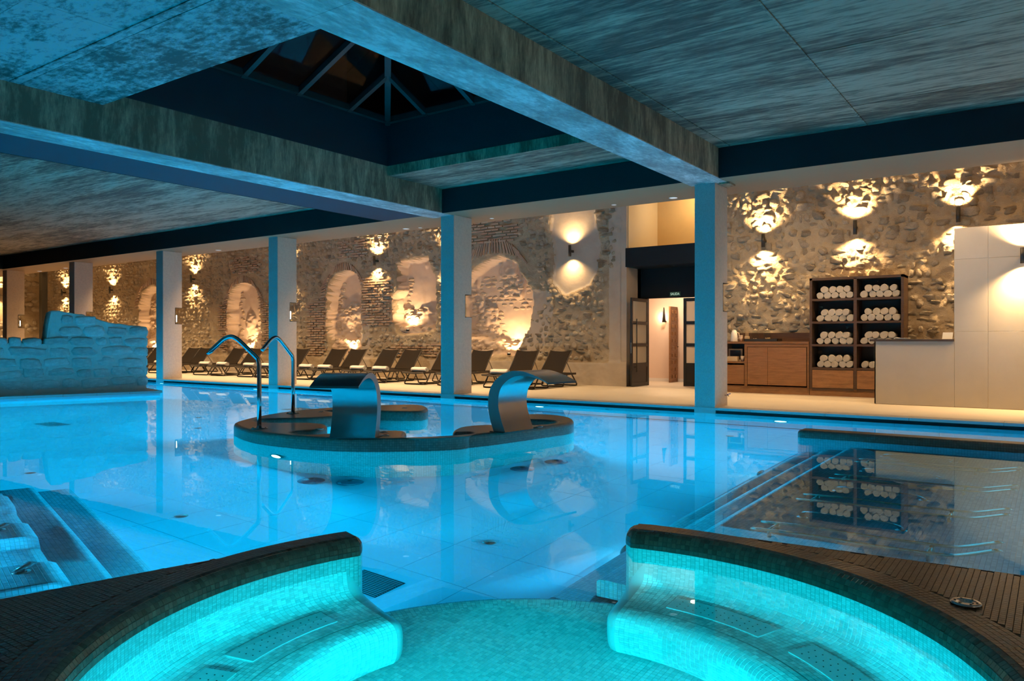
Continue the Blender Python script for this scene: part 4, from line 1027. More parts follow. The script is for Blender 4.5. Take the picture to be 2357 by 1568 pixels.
# niche uplights set in the sill
for x, z, y, lab in ((-31.1, .72, 17.64, 'first'), (-24.7, .72, 17.64, 'second'), (-19.1, .76, 17.64, 'third'), (-16.55, 1.47, 17.70, 'fourth, high'), (-12.6, .76, 17.62, 'widest')):
    t = empty('niche_uplight', (x, y, z), 0, 'small glowing uplight in the sill of the %s wall niche from the left' % lab if lab != 'widest' else 'small glowing uplight in the sill of the widest niche beside the second column', 'spotlight', 'niche uplights')
    MB().lathe([(.05, 0), (.055, .05), (.045, .06), (.0, .055)], seg=16).build('housing', M['black_metal'], t)
    MB().lathe([(.036, .062), (0, .062)], seg=12).build('lens', M['lens_warm'], t)
    light('SPOT', 'uplight_light', (0, 0, .085), P_NICHE*(1.3 if lab == 'widest' else 1), WARM2, dirv=(0, .12, 1), size=.04, spot=150, blend=.8, parent=t)
for k in range(14):          # wall-washing cove behind the dropped ceiling
    x = 1.2-3.1*k
    if -9.2 < x < -6.8: continue
    light('AREA', 'cove_light', (x, 14.45, 4.75), P_COVE*(.7 if x > -2.5 else (1.5 if x > -7 else 1.4)), (1, .655, .34), dirv=(0, .14 if x > -9 else .0, -1), size=.8, spread=150 if x > -9 else 108)
# recessed downlights
DL = [(-5.978, 13.78, .085, 'large round recessed downlight just left of the nearest column'), (-7.262, 13.79, .05, 'small round recessed downlight left of the large one by the nearest column'), (-10.288, 13.73, .05, 'small round recessed downlight just right of the second column'),
      (-12.952, 13.79, .085, 'large round recessed downlight left of the second column'), (-12.55, 13.86, .05, 'small round recessed downlight left of the second column'), (-20.608, 13.75, .085, 'large round recessed downlight between the third and fourth columns'),
      (-32.472, 13.8, .085, 'round recessed downlight nearest the far left corner'), (-30.321, 13.79, .085, 'round recessed downlight left of the fifth column')]
for x, y, r, lab in DL:
    t = empty('recessed_downlight', (x, y, 3.904), 0, lab, 'ceiling light', 'round recessed downlights')
    MB().lathe([(r*.8, -.004), (r, -.008), (r, 0)], seg=24).build('trim_ring', M['white'], t); MB().lathe([(r*.82, -.006), (0, -.006)], seg=20).build('diffuser', M['lens_down'], t)
# ============================================================ POOL LAMPS
def pool_lamp(x, y, z, d, label, pw=1.0, col=BLUE, P0=None):
    d = Vector(d).normalized(); t = empty('pool_lamp', (x, y, z), 0, label, 'pool light', 'underwater pool lights')
    q = d.to_track_quat('Z', 'Y').to_matrix().to_4x4()
    MB().lathe([(.0, .004), (.10, .004), (.115, .012), (.125, 0)], seg=24, M=q).build('bezel', M['steel'], t); MB().lathe([(.0, .020), (.07, .016), (.098, .006)], seg=20, M=q).build('lens', M['lens_blue'], t)
    light('AREA', 'lamp_light', tuple(d*.06), (P0 or P_POOL)*pw, col, dirv=d, size=.14, parent=t)
for x, lab in ((1.0, 'under the far edge behind the dividing wall'), (-3.70, 'under the far edge right of the nearest column'), (-8.45, 'under the far edge right of the second waterfall spout'), (-13.0, 'under the far edge behind the first waterfall spout'), (-17.6, 'under the far edge between the two swan neck spouts'), (-22.2, 'under the far edge below the fourth column'), (-26.8, 'under the far edge beyond the ruin'), (-31.4, 'under the far edge at the far left')):
    pool_lamp(x, DECK_Y+.015, -.75, (0, -1, -.05), 'round underwater pool light '+lab, 1.7 if -10 < x < 2 else 1.2)
pool_lamp(-7.52, 5.785, -.80, (-.1, -1, -.05), 'round underwater pool light on the front of the mosaic island, nearest the camera', 1.0)
pool_lamp(-9.87, 8.1, -.80, (-1, .05, -.05), 'added unseen underwater pool light on the left side of the mosaic island', 1.0)  # lamp added on a hidden face to even out the pool light
pool_lamp(-5.75, 9.56, -.80, (.7, .7, -.05), 'added unseen underwater pool light on the right side of the mosaic island', .9)  # added on the hidden back right to fill the pool with light
pool_lamp(-8.62, 8.03, -.80, (.7, -.6, -.05), 'round underwater pool light on the inner left lobe of the mosaic island', .35)
pool_lamp(-6.28, 7.75, -.80, (-1, .1, -.05), 'round underwater pool light on the inner right lobe of the mosaic island', .35)
pool_lamp(-6.0, 9.75, -.80, (.2, 1, -.05), 'added unseen underwater pool light on the back of the mosaic island', .5)  # unseen lamp added behind the island for more even light
pool_lamp(-18.6, 10.32, -.80, (.27, .96, 0), 'added unseen underwater pool light below the corner of the ruin platform', .8)  # added behind the platform corner, out of sight, to light the water
pool_lamp(-17.86, 6.45, -.80, (.963, -.27, 0), 'added unseen underwater pool light below the middle of the ruin platform', 1.0)  # unseen platform lamp added to spread light over the pool
for u_, l_ in ((5.6, 'right'), (7.3, 'left')):
    x, y, _ = un(u_, -.365); pool_lamp(x, y, -.27, (.264, .964, -.1), 'added unseen underwater pool light above the left massage bench, %s one' % l_, .22)  # lamps added out of frame to light the bench and treads
for u_ in (11, 15): 
    x, y, _ = un(u_, -.33); pool_lamp(x, y, -.8, (.264, .964, 0), 'added unseen underwater pool light on the near pool wall at the far left, %s' % ('first' if u_ == 11 else 'second'), 1.1)  # unseen lamps added on the near wall for even pool light
pool_lamp(-2.72, 5.4, -1.42, (-1, 0, .0), 'added unseen underwater pool light low on the right hand steps, nearest the whirlpool', .45); pool_lamp(-2.72, 8.7, -1.42, (-1, 0, .0), 'added unseen underwater pool light low on the right hand steps, farther from the whirlpool', .45)  # lamps added on the hidden side of the steps to fill the pool
pool_lamp(2.18, 7.4, -.40, (-1, 0, 0), 'added unseen underwater pool light at the right end of the lounging area', .22)  # dim unseen lamp added to turn the lounging floor blue
x, y, _ = un(3.25, 1.6); pool_lamp(-3.68, 2.6, -1.0, (-.95, .28, 0), 'added unseen underwater pool light on the outside of the left whirlpool arm', .5)  # unseen lamp added to brighten the water beside the left steps
for k, a in enumerate((242, 262, 282, 302, 322, 340)):
    x, y = Cx+1.675*math.cos(R(a)), Cy+1.675*math.sin(R(a)); pool_lamp(x, y, -.40, (-math.cos(R(a)), -math.sin(R(a)), -.22), 'round whirlpool light in the wall above the bench, %s from the left arm' % ('first second third fourth fifth sixth seventh'.split()[k]), 1, SPA, P_SPA)
# ============================================================ DOORWAY, BALCONY, CORRIDOR
DY = 18.40
pt = empty('wall_portal', (0, 0, 0), kind='structure')
MB().box(-9.05, -8.9, 17.585, DY+.05, 0, 5.3).build('jamb', M['plaster_grey'], pt)
MB().box(-6.90, -6.72, 17.60, 19.6, 0, 5.3).build('jamb', M['plaster_grey'], pt)
MB().box(-8.9, -8.72, DY, DY+.12, 0, 3.04).build('dark_panel', M['black_paint'], pt)
MB().box(-8.72, -6.90, DY, DY+.12, 2.27, 3.04).build('dark_panel', M['black_paint'], pt)
bl = empty('balcony', (-7.9, 17.6, 3.04), 0, 'black boxed balcony front above the doorway', 'balcony')
MB().box(-1.03, 1.0, -.02, .06, 0, .48).build('front_board', M['black_paint'], bl); MB().box(-1.0, 1.0, .06, .92, 0, .06).build('underside', M['black_paint'], bl)
MB().lathe([(.05, -.004), (0, -.004)], (.1, .4, 0), 14).build('spot', M['white'], bl)
MB().box(-8.9, -8.88, 17.66, 19.5, 3.1, 5.3).build('wall_gallery_left', M['yellow_light'], kind='structure')
MB().box(-8.9, -6.7, 19.4, 19.5, 3.1, 5.3).build('wall_gallery_back', M['yellow'], kind='structure')
MB().box(-8.9, -6.7, 18.5, 19.5, 3.04, 3.1).build('floor_gallery', M['yellow'], kind='structure')
gl = empty('gallery_lamp', (-7.5, 18.6, 5.29), 0, 'round ceiling lamp in the gallery above the doorway', 'ceiling light')
MB().lathe([(.10, 0), (.10, -.03), (.0, -.03)]).build('body', M['lens_warm'], gl); light('AREA', 'gallery_light', (0, 0, -.06), 34, (1, .70, .36), dirv=(-.3, .35, -1), size=.3, parent=gl)
# corridor
MB().box(-10.6, -6.4, 20.5, 20.6, 0, 2.9).build('wall_corridor', M['corridor'], kind='structure')
MB().box(-8.88, -6.4, 21.4, 21.5, 0, 2.9).build('wall_corridor_end', M['corridor'], kind='structure') if False else None
MB().box(-10.6, -10.5, DY+.1, 20.5, 0, 2.9).build('wall_corridor_left', M['corridor'], kind='structure')
MB().box(-10.6, -6.4, DY+.12, 20.6, 2.9, 3.0).build('ceiling_corridor', M['corridor'], kind='structure')
MB().box(-6.5, -6.4, DY+.1, 20.5, 0, 2.9).build('wall_corridor_right', M['corridor'], kind='structure')
MB().box(-10.5, -6.5, 20.48, 20.5, 0, .09).build('baseboard_corridor', M['white'], kind='structure')
light('AREA', 'corridor_light', (-8.6, 19.4, 2.85), 85, (1, .70, .46), dirv=(0, 0, -1), size=.5)
t = empty('corridor_sconce', (-9.13, 20.47, 1.88), 0, 'tapered cone wall lamp glowing in the corridor behind the open door', 'wall lamp')
MB().lathe([(.055, -.18), (.015, .24), (.0, .24)], (0, -.09, 0), 18).build('shade', M['bronze'], t); MB().box(-.02, .02, -.08, .03, -.18, -.14).build('arm', M['bronze'], t)
light('POINT', 'corridor_sconce_light', (-.09, -.07, -.04), 9, WARM2, size=.03, parent=t)
# studded wooden door standing open in the corridor
wd = empty('studded_door', (-8.72, 19.85, 0), R(4), 'open light wooden door with two rows of square studs in the corridor', 'door')
MB().box(-.025, .02, 0, .60, .01, 2.12).build('leaf', M['wood_door'], wd)
sb = MB(); s0 = None
for i in range(10):
    for j in range(2):
        q = MB().box(-.001, .022, -.045, .045, -.05, .05, bev=.012) if s0 is None else None
        if s0 is None: s0 = o = q.build('stud', M['wood_h'], wd)
        else: o = dup(s0, wd)
        o.location = (.02, .17+.26*j, .17+.2*i)
MB().tube([(.02, .55, 1.0), (.06, .55, 1.0), (.06, .48, 1.0)], .009).build('handle', M['black_metal'], wd)
# black framed glass door, open towards the pool
def door_leaf(name, loc, rz, label, wide, glass, handles=True, hside=1, strip=False):
    t = empty(name, loc, rz, label, 'door', 'black framed double door leaves')
    H_ = 2.25; fr = .07
    MB().box(0, fr, -.022, .022, .01, H_).build('stile', M['black_metal'], t); MB().box(wide-fr, wide, -.022, .022, .01, H_).build('stile', M['black_metal'], t)
    for z0, z1 in ((.01, .10), (.50, .60), (1.02, 1.10), (1.58, 1.66), (H_-.08, H_)): MB().box(fr, wide-fr, -.022, .022, z0, z1).build('rail', M['black_metal'], t)
    MB().box(fr, wide-fr, -.012, .012, .10, .50).build('kick_panel', M['black_metal'] if glass is not M['glass'] else M['bronze'], t)
    for z0, z1 in ((.60, 1.02), (1.10, 1.58), (1.66, H_-.08)): MB().box(fr, wide-fr, -.004, .004, z0, z1).build('pane', glass, t)
    if handles:
        for s in (1, -1):
            h = MB().tube([(wide-.14, s*.09, .38), (wide-.14, s*.09, 1.72)], .014).build('pull_handle', M['black_metal'], t)
            for z in (.50, 1.60): MB().tube([(wide-.14, 0, z), (wide-.14, s*.09, z)], .009).build('fixing', M['black_metal'], h)
        MB().box(wide-.001, wide+.002, -.012, .012, .85, 1.12).build('lock_plate', M['steel'], t)
    return t
door_leaf('glass_door', (-8.70, DY-.01, 0), R(-90), 'black framed glass door leaf standing open towards the loungers, with long pull handles', .95, M['frosted'])
door_leaf('glass_door', (-6.75, DY+.02, 0), R(180), 'closed black door leaf with frosted panes partly behind the nearest column', .96, M['frosted'], False)
sg = empty('exit_sign', (-7.93, DY-.012, 2.36), 0, 'small green SALIDA exit sign above the doorway', 'sign')
MB().box(-.145, .145, -.01, .01, -.06, .06).build('board', M['sign'], sg)
def text(s, size, mat, loc, parent, name='lettering', rot=(R(90), 0, 0)):
    c = bpy.data.curves.new(name, 'FONT'); c.body = s; c.size = size; c.align_x = 'CENTER'; c.align_y = 'CENTER'; c.extrude = .001; o = bpy.data.objects.new(name, c); link(o)
    o2 = link(bpy.data.objects.new(name, bpy.data.meshes.new_from_object(o))); bpy.data.objects.remove(o); o2.data.materials.clear(); o2.data.materials.append(mat); o2.location = loc; o2.rotation_euler = rot; o2.parent = parent; return o2
text('SALIDA', .088, M['letters'], (0, -.0125, 0), sg).scale = (.85, 1, 1)

# ============================================================ TOWEL BAR: CABINETS, SHELVES, PARTITION
CY0, CY1 = 17.0, 17.50
# low cabinet run
lc = empty('base_cabinet', (-5.6, CY0, 0), 0, 'long walnut base cabinet with flush doors between the nearest column and the towel shelves', 'cabinet')
x0, x1 = -6.15, -4.29; lx = lambda x: x+5.6
W_ = M['wood']; Wd = M['wood_dark']
b = MB(); b.box(lx(x0), lx(x1), .02, .50, .14, .16); b.box(lx(x0), lx(x1), .46, .50, .16, 1.10); b.box(lx(x0), lx(x0)+.03, .0, .5, .14, 1.10); b.box(lx(x1)-.04, lx(x1), 0, .5, .14, 1.10); b.box(lx(-5.68), lx(-5.62), 0, .5, .14, 1.10); b.box(lx(-5.62), lx(x1), .002, .02, 1.03, 1.10)
b.build('carcass', W_, lc)
MB().box(lx(x0), lx(x1), .03, .48, 0, .14).build('plinth', M['wood_h'], lc)
MB().box(lx(x0), lx(x1), -.012, .50, 1.10, 1.145).build('worktop', W_, lc)
MB().box(lx(x0), lx(x1), .485, .52, 1.145, 1.34).build('upstand', Wd, lc)
MB().box(lx(-5.61), lx(-5.17), -.004, .016, .19, 1.02, bev=.002).build('door', M['wood_door'], lc); MB().box(lx(-5.164), lx(-4.345), -.004, .016, .19, 1.02, bev=.002).build('door', M['wood_door'], lc)
MB().box(lx(-6.11), lx(-5.69), -.004, .016, .19, .62, bev=.002).build('door', M['wood_door'], lc)
MB().box(lx(x0), lx(-5.68), .0, .46, .66, .70).build('shelf', W_, lc)
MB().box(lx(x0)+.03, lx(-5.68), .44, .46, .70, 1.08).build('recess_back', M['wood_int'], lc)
# tall shelving
sx0, sx1 = -4.275, -2.47; tw = empty('towel_shelves', ((sx0+sx1)/2, CY0-.02, 0), 0, 'tall dark walnut shelving unit holding rolled white towels', 'shelves')
w2 = (sx1-sx0)/2; Zs = [.60, 1.09, 1.57, 2.05, 2.49]; T = .035
MB().box(-w2, w2, .02, .52, 0, .14).build('plinth', M['wood_h'], tw)
for sx in (-w2, w2-.05): MB().box(sx, sx+.05, 0, .56, .14, 2.49).build('side_panel', Wd if sx < 0 else Wd, tw)
MB().box(-.03, .03, 0, .54, .14, 2.46).build('divider', Wd, tw)
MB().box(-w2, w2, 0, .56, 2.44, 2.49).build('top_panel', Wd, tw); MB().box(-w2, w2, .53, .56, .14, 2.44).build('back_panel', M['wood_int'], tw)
for z in [.165]+Zs[:4]:
    for a, c in ((-w2+.05, -.03), (.03, w2-.05)): MB().box(a, c, .004, .53, z-.045, z).build('shelf', Wd, tw)
for a, c in ((-w2+.055, -.035), (.035, w2-.055)): MB().box(a, c, -.004, .02, .17, .545, bev=.002).build('drawer', M['wood_h'], tw)
# rolled towels, seen end on
def towel_mesh(seed, L, r, flat=.9):
    rr = random.Random(seed); mb = MB(); seg = 26; rings = 8; V = []; ph = rr.random()*6
    body = MB(); prof = []
    vs = []; fs = []
    for i in range(rings+1):
        y = -L/2+L*i/rings; e = min(1, (.5-abs(i/rings-.5))*2*5); e = .90+.10*math.sqrt(e)
        for k in range(seg):
            a = 2*PI*k/seg; q = r*e*(1+.035*math.sin(3*a+ph)+.02*math.sin(5*a+i)); bulge = .10*r if (k == 3) else 0
            vs.append((math.cos(a)*(q+bulge), y, math.sin(a)*(q+bulge)*flat))
    for i in range(rings):
        for k in range(seg): fs.append((i*seg+k, i*seg+(k+1) % seg, (i+1)*seg+(k+1) % seg, (i+1)*seg+k))
    nb_ = len(vs)
    for e, base_ in ((-1, 0), (1, rings*seg)):
        for k in range(seg): x_, y_, z_ = vs[base_+k]; vs.append((x_*.93, y_-e*.022, z_*.93))
    for k in range(seg):
        k2 = (k+1) % seg; fs.append((k2, k, nb_+k, nb_+k2)); fs.append((rings*seg+k, rings*seg+k2, nb_+seg+k2, nb_+seg+k))
    body.add(vs, fs, True); body.f += [tuple(nb_+k for k in range(seg-1, -1, -1)), tuple(nb_+seg+k for k in range(seg))]; body.sm += [False, False]
    # spiral layers standing proud at the ends
    for s in (-1, 1):
        pts = []; turns = 3.4; n_ = 60
        for i in range(n_):
            t_ = i/(n_-1); a = turns*2*PI*t_+ph; q = r*(.10+.80*t_); pts.append((math.cos(a)*q, s*(L/2-.008), math.sin(a)*q*flat))
        body.tube(pts, r*.072, 5)
    return body
tmesh = []
for i in range(6):
    b = towel_mesh(i, .36, .076); me = bpy.data.meshes.new('rolled_towel'); me.from_pydata(b.v, [], b.f); me.polygons.foreach_set('use_smooth', b.sm); box_uv(me); me.materials.append(M['towel']); tmesh.append(me)
rowname = ['bottom', 'second lowest', 'second highest', 'top']; nth = ['first', 'second', 'third', 'fourth', 'fifth']
rr = random.Random(12)
for ci, xc in enumerate((-3.36-.45+.03, -3.36+.44)):
    for si in range(4):
        z0 = Zs[si]; r = .076
        cnt = [(0, 5), (1, 4)]
        if ci == 1 and si == 0: cnt = [(0, 5)]
        for lay, nn in cnt:
            for k in range(nn):
                x = xc+(k-(nn-1)/2)*.148+rr.uniform(-.008, .008)+(.0 if lay == 0 else rr.uniform(-.015, .02)); z = z0+.068+lay*.122+rr.uniform(-.002, .003)
                o = link(bpy.data.objects.new('rolled_towel', tmesh[rr.randrange(6)])); o.location = (x, CY0+.22+rr.uniform(-.02, .03), z); o.rotation_euler = (0, rr.uniform(0, 6), rr.uniform(-.05, .05)); sc = rr.uniform(.94, 1.06); o.scale = (sc, 1, sc)
                tag(o, 'rolled white towel, %s from left in %s row, %s %s compartment' % (nth[k], 'lower' if lay == 0 else 'upper', rowname[si], 'left' if ci == 0 else 'right'), 'towel', 'rolled towels in the shelving unit')
# things on and in the base cabinet
TZ = 1.145
k_ = empty('thermos_jug', (-5.97, CY0+.17, TZ), 0, 'white tapered thermos jug at the left end of the walnut worktop', 'jug')
MB().lathe([(.085, 0), (.088, .01), (.065, .20), (.050, .235), (.046, .245)], seg=24).build('body', M['white'], k_); MB().lathe([(.047, .245), (.04, .262), (0, .266)], seg=20).build('lid', M['white'], k_); MB().tube([(.06, 0, .21), (.105, 0, .19), (.112, 0, .10), (.085, 0, .04)], .011).build('handle', M['ceramic'], k_)
cpx = empty('paper_cups', (-5.81, CY0+.14, TZ), 0, 'stack of beige paper cups beside the white jug', 'cups'); MB().lathe([(.028, 0), (.038, .07), (.040, .09), (.036, .09)], seg=18).build('cup', M['ceramic'], cpx)
for j in range(3): MB().lathe([(.039+.0005*j, .085+.02*j), (.041+.0005*j, .105+.02*j), (.038, .105+.02*j)], seg=18).build('cup', M['ceramic'], cpx)
bx = empty('stirrer_box', (-5.70, CY0+.24, TZ), 0, 'narrow pale box holding tall wooden stirrers behind the paper cups', 'box'); MB().box(-.045, .045, -.04, .04, 0, .12, bev=.004).build('body', M['crate'], bx)
for j in range(6): MB().box(-.035+.013*j, -.030+.013*j, -.01, .0, .05, .24+.01*(j % 3)).build('stirrer', M['crate'], bx)
ty = empty('serving_tray', (-5.33, CY0+.20, TZ), 0, 'long dark slate serving tray on the walnut worktop', 'tray')
MB().box(-.37, .37, -.17, .17, 0, .018).build('base', M['tray'], ty)
for q in ((-.37, .37, -.17, -.155), (-.37, .37, .155, .17), (-.37, -.355, -.17, .17), (.355, .37, -.17, .17)): MB().box(*q, .018, .062).build('rim', M['tray'], ty)
for x, lab in ((-5.50, 'left'), (-5.23, 'right')):
    j = empty('glass_jar', (x, CY0+.18, TZ+.018), 0, '%s of the two lidded glass jars standing on the slate tray' % lab, 'jar', 'lidded jars on the slate tray')
    MB().lathe([(.0, 0), (.075, 0), (.08, .02), (.08, .16), (.05, .21), (.048, .23)], seg=24).build('bowl', M['glass'], j); MB().lathe([(.055, .23), (.055, .245), (.012, .252), (.012, .27), (0, .27)], seg=20).build('lid', M['crate'], j)
    fb = MB(); q = random.Random(3)
    for i in range(16 if lab == 'left' else 22): fb.lathe([(0, -.012), (.014, 0), (0, .012)], (q.uniform(-.05, .05), q.uniform(-.05, .05), .015+q.uniform(0, .035 if lab == 'left' else .05)), 7)
    fb.build('contents', M['ceramic'] if lab == 'left' else M['yellow'], j, kind='stuff')
SZ = .70
pf_ = empty('picture_frame', (-5.95, CY0+.20, SZ), 0, 'pale wooden picture frame standing in the open cabinet compartment', 'frame')
for q in ((-.16, -.125, 0, .28), (.125, .16, 0, .28), (-.125, .125, .25, .28), (-.125, .125, 0, .035)): MB().box(q[0], q[1], -.012, .012, q[2], q[3]).build('moulding', M['crate'], pf_)
MB().box(-.125, .125, .0, .006, .035, .25).build('picture', M['wood_int'], pf_)
cr = empty('wooden_crate', (-5.97, CY0+.09, SZ), 0, 'small pale wooden crate in front of the picture frame', 'crate')
for q in ((-.12, .12, -.06, -.05), (-.12, .12, .05, .06), (-.12, -.11, -.05, .05), (.11, .12, -.05, .05), (-.11, .11, -.05, .05)): MB().box(*q, 0, .11 if q[0] != -.11 or q[1] != .11 else .012).build('board', M['crate'], cr)
gc = empty('paper_cups', (-5.76, CY0+.10, SZ), 0, 'grey paper cup beside the small crate in the open compartment', 'cups'); MB().lathe([(.03, 0), (.042, .12), (.038, .12)], seg=18).build('cup', M['ceramic'], gc)
bt = empty('dark_bottle', (-5.77, CY0+.30, SZ), 0, 'small dark bottle behind the paper cup in the open compartment', 'bottle'); MB().lathe([(.03, 0), (.03, .12), (.012, .16), (.012, .2), (0, .2)], seg=14).build('body', M['tray'], bt)
# cream partition
PY = 15.36
pn = empty('wall_partition', (0, 0, 0), kind='structure')
MB().box(-2.715, -1.445, PY+.004, PY+.36, 0, 1.15).build('core', M['clad_joint'], pn); MB().box(-1.435, 1.6, PY+.004, PY+.36, 0, 3.115).build('core', M['clad_joint'], pn)
MB().box(-2.72, -1.443, PY+.0, PY+.02, .012, 1.15, bev=.001).build('slab', M['clad'], pn)
for (xa, xb) in ((-1.44, -.943), (-.938, .26), (.265, 1.6)):
    for (za, zb_) in ((.012, 1.318), (1.323, 2.572), (2.577, 3.12)): MB().box(xa, xb, PY, PY+.02, za, zb_, bev=.001).build('slab', M['clad'], pn)
MB().box(-2.72, -2.70, PY, PY+.36, .012, 1.15).build('slab', M['clad'], pn); MB().box(-1.445, -1.43, PY+.02, PY+.36, 1.2, 3.12).build('slab', M['clad'], pn)
ct = MB().box(-2.80, -1.445, PY-.02, PY+.62, 1.15, 1.19, bev=.003).build('counter_top', M['wood_dark']); tag(ct, 'thin dark wooden counter top on the low cream stone partition', 'counter')
pad = empty('brochure_stand', (-1.57, PY+.2, 1.19), R(15), 'tilted pale leaflet holder at the right end of the dark counter top', 'holder')
MB().add([(-.08, 0, 0), (.08, 0, 0), (.11, .10, .12), (-.05, .10, .12), (-.08, .012, 0), (.08, .012, 0), (.11, .112, .12), (-.05, .112, .12)], [(0, 1, 2, 3), (7, 6, 5, 4), (0, 4, 5, 1), (1, 5, 6, 2), (2, 6, 7, 3), (3, 7, 4, 0)]).build('card', M['white'], pad); MB().box(-.06, .06, .05, .10, 0, .03).build('support', M['fern'], pad)
dh = empty('flat_dish', (-2.28, PY+.12, 1.19), 0, 'very shallow pale dish on the left part of the dark counter top', 'dish'); MB().lathe([(0, 0), (.10, 0), (.14, .018), (.135, .02), (.1, .006)], seg=24).build('plate', M['white'], dh)
sconce(-.44, 2.57, PY+.0-.0, 'grey cylinder wall lamp at the right edge on the tall cream partition', pw=1.6, length=.26)
sconce(1.15, 2.57, PY, 'added unseen wall lamp brightening the cream partition beyond the right edge', pw=2.0, length=.26)  # lamp added out of frame to brighten the foot of the partition

# ============================================================ LOUNGERS AND THEIR TOWELS
def make_lounger():
    t = empty('sun_lounger', (0, 0, 0))
    B = M['bronze']; w = .33; z = .33
    for s in (-1, 1): MB().box(s*w-.018, s*w+.018, -1.02, 1.02, z-.035, z+.015, bev=.006).build('side_rail', B, t)
    f = MB(); n_ = 10                       # sagging foot crossbar
    f.tube([(w*(2*k/n_-1), -1.05, z-.005-.02*math.cos(PI*(k/n_-.5))) for k in range(n_+1)], .02, 8); f.build('foot_bar', B, t)
    MB().tube([(-w, 1.03, z-.01), (w, 1.03, z-.01)], .02, 8).build('head_bar', B, t)
    # sled legs: a pair at the foot, a pair at the head
    for y0, y1 in ((-.86, -.30), (.98, .42)):
        dy = 1 if y1 > y0 else -1
        for s in (-1, 1):
            P = catmull([(s*w, y0+dy*.10, z-.03), (s*(w+.02), y0-dy*.10, .05), (s*(w+.0), y0-dy*.10, .02)], 4)
            lg = MB().tube([(s*w, y0+dy*.16, z-.02), (s*(w+.015), y0-dy*.06, .06), (s*(w+.012), y0-dy*.07, .025), (s*(w-.05), y0-dy*.06, .018)], .018, 8).build('leg', B, t)
            MB().tube([(s*w, y1-dy*.18, z-.02), (s*w, y1, .06), (s*(w-.0), y1, .03), (s*(w-.05), y1, .018)], .016, 8).build('leg', B, t)
        MB().tube([(-w+.05, y0-dy*.06, .018), (w-.05, y0-dy*.06, .018)], .018, 8).build('floor_bar', B, t)
        MB().tube([(-w+.05, y1, .018), (w-.05, y1, .018)], .016, 8).build('floor_bar', B, t)
    # sling seat
    V = []; nx, ny = 8, 14
    for j in range(ny+1):
        for i in range(nx+1):
            u = i/nx*2-1; y = -1.03+j/ny*1.37; V.append((u*(w-.01), y, z+.012-.03*(1-u*u)))
    k = len(V); V += [(a, b_, c-.006) for a, b_, c in V]; F = []
    for j in range(ny):
        for i in range(nx): a = j*(nx+1)+i; F.append((a, a+1, a+nx+2, a+nx+1)); F.append((k+a, k+a+nx+1, k+a+nx+2, k+a+1))
    mb = MB(); mb.add(V, F, True); mb.build('seat_sling', M['mesh_fab'], t)
    # raised backrest: hinge at y=.34, leaning towards the head
    yb, L_, an = .34, .76, R(48)
    c, s_ = math.cos(an), math.sin(an); V = []; ny = 8
    for j in range(ny+1):
        for i in range(nx+1):
            u = i/nx*2-1; d = j/ny*L_; sag = .022*(1-u*u)*min(1, j/2); dd = d-(.018*(1-u*u) if j == ny else 0)
            V.append((u*(w-.015), yb+dd*c+sag*s_, z+.02+dd*s_-sag*c))
    k = len(V); V += [(a, b_+.006, c_-.004) for a, b_, c_ in V]; F = []
    for j in range(ny):
        for i in range(nx): a = j*(nx+1)+i; F.append((a, a+1, a+nx+2, a+nx+1)); F.append((k+a, k+a+nx+1, k+a+nx+2, k+a+1))
    mb = MB(); mb.add(V, F, True); mb.build('backrest', M['mesh_fab'], t)
    for sg_ in (-1, 1):
        MB().tube([(sg_*(w-.01), yb, z+.01), (sg_*(w-.01), yb+L_*c, z+.02+L_*s_)], .014, 8).build('back_rail', B, t)
        MB().tube([(sg_*(w-.03), yb+.40*c, z+.02+.40*s_), (sg_*(w-.03), .86, z)], .008, 6).build('prop', B, t)
    return t
LX = [(-30.1, 1), (-29.2, 1), (-26.83, 1), (-26.1, 0), (-24.0, 1), (-23.0, 1), (-21.5, 1), (-20.6, 1), (-18.76, 1), (-17.9, 1), (-16.5, 1), (-15.6, 1), (-14.15, 1), (-12.97, 1), (-11.47, 1), (-10.46, 0)]
nm = ['rightmost', 'second from the right', 'third from the right', 'fourth from the right', 'fifth from the right', 'sixth from the right', 'seventh from the right', 'eighth from the right', 'eighth from the left', 'seventh from the left', 'sixth from the left', 'fifth from the left', 'fourth from the left', 'third from the left', 'second from the left', 'leftmost']
base = make_lounger(); tb_ = towel_mesh(40, .50, .078, .82); tme = bpy.data.meshes.new('rolled_towel'); tme.from_pydata(tb_.v, [], tb_.f); tme.polygons.foreach_set('use_smooth', tb_.sm); box_uv(tme); tme.materials.append(M['towel'])
for k, (x, tow) in enumerate(reversed(LX)):
    o = base if k == 0 else copy_tree(base)
    rz = 0 if k == 0 else R(7.5)+random.uniform(-.02, .02)
    o.location = (x+(0.02 if k == 0 else .11), 16.08, 0); o.rotation_euler = (0, 0, rz)
    tag(o, 'bronze sling sun lounger with raised back, %s of the row%s' % (nm[k], '' if tow else ', without towel'), 'sun lounger', 'sun loungers along the stone wall')
    if tow:
        q = link(bpy.data.objects.new('rolled_towel', tme)); yy = -.72; q.location = (o.location.x-yy*math.sin(rz), 16.08+yy*math.cos(rz), .393); q.rotation_euler = (0, 0, rz+R(90)+random.uniform(-.05, .05))
        tag(q, 'rolled white towel lying across the foot of the %s lounger' % nm[k], 'towel', 'towels on the sun loungers')

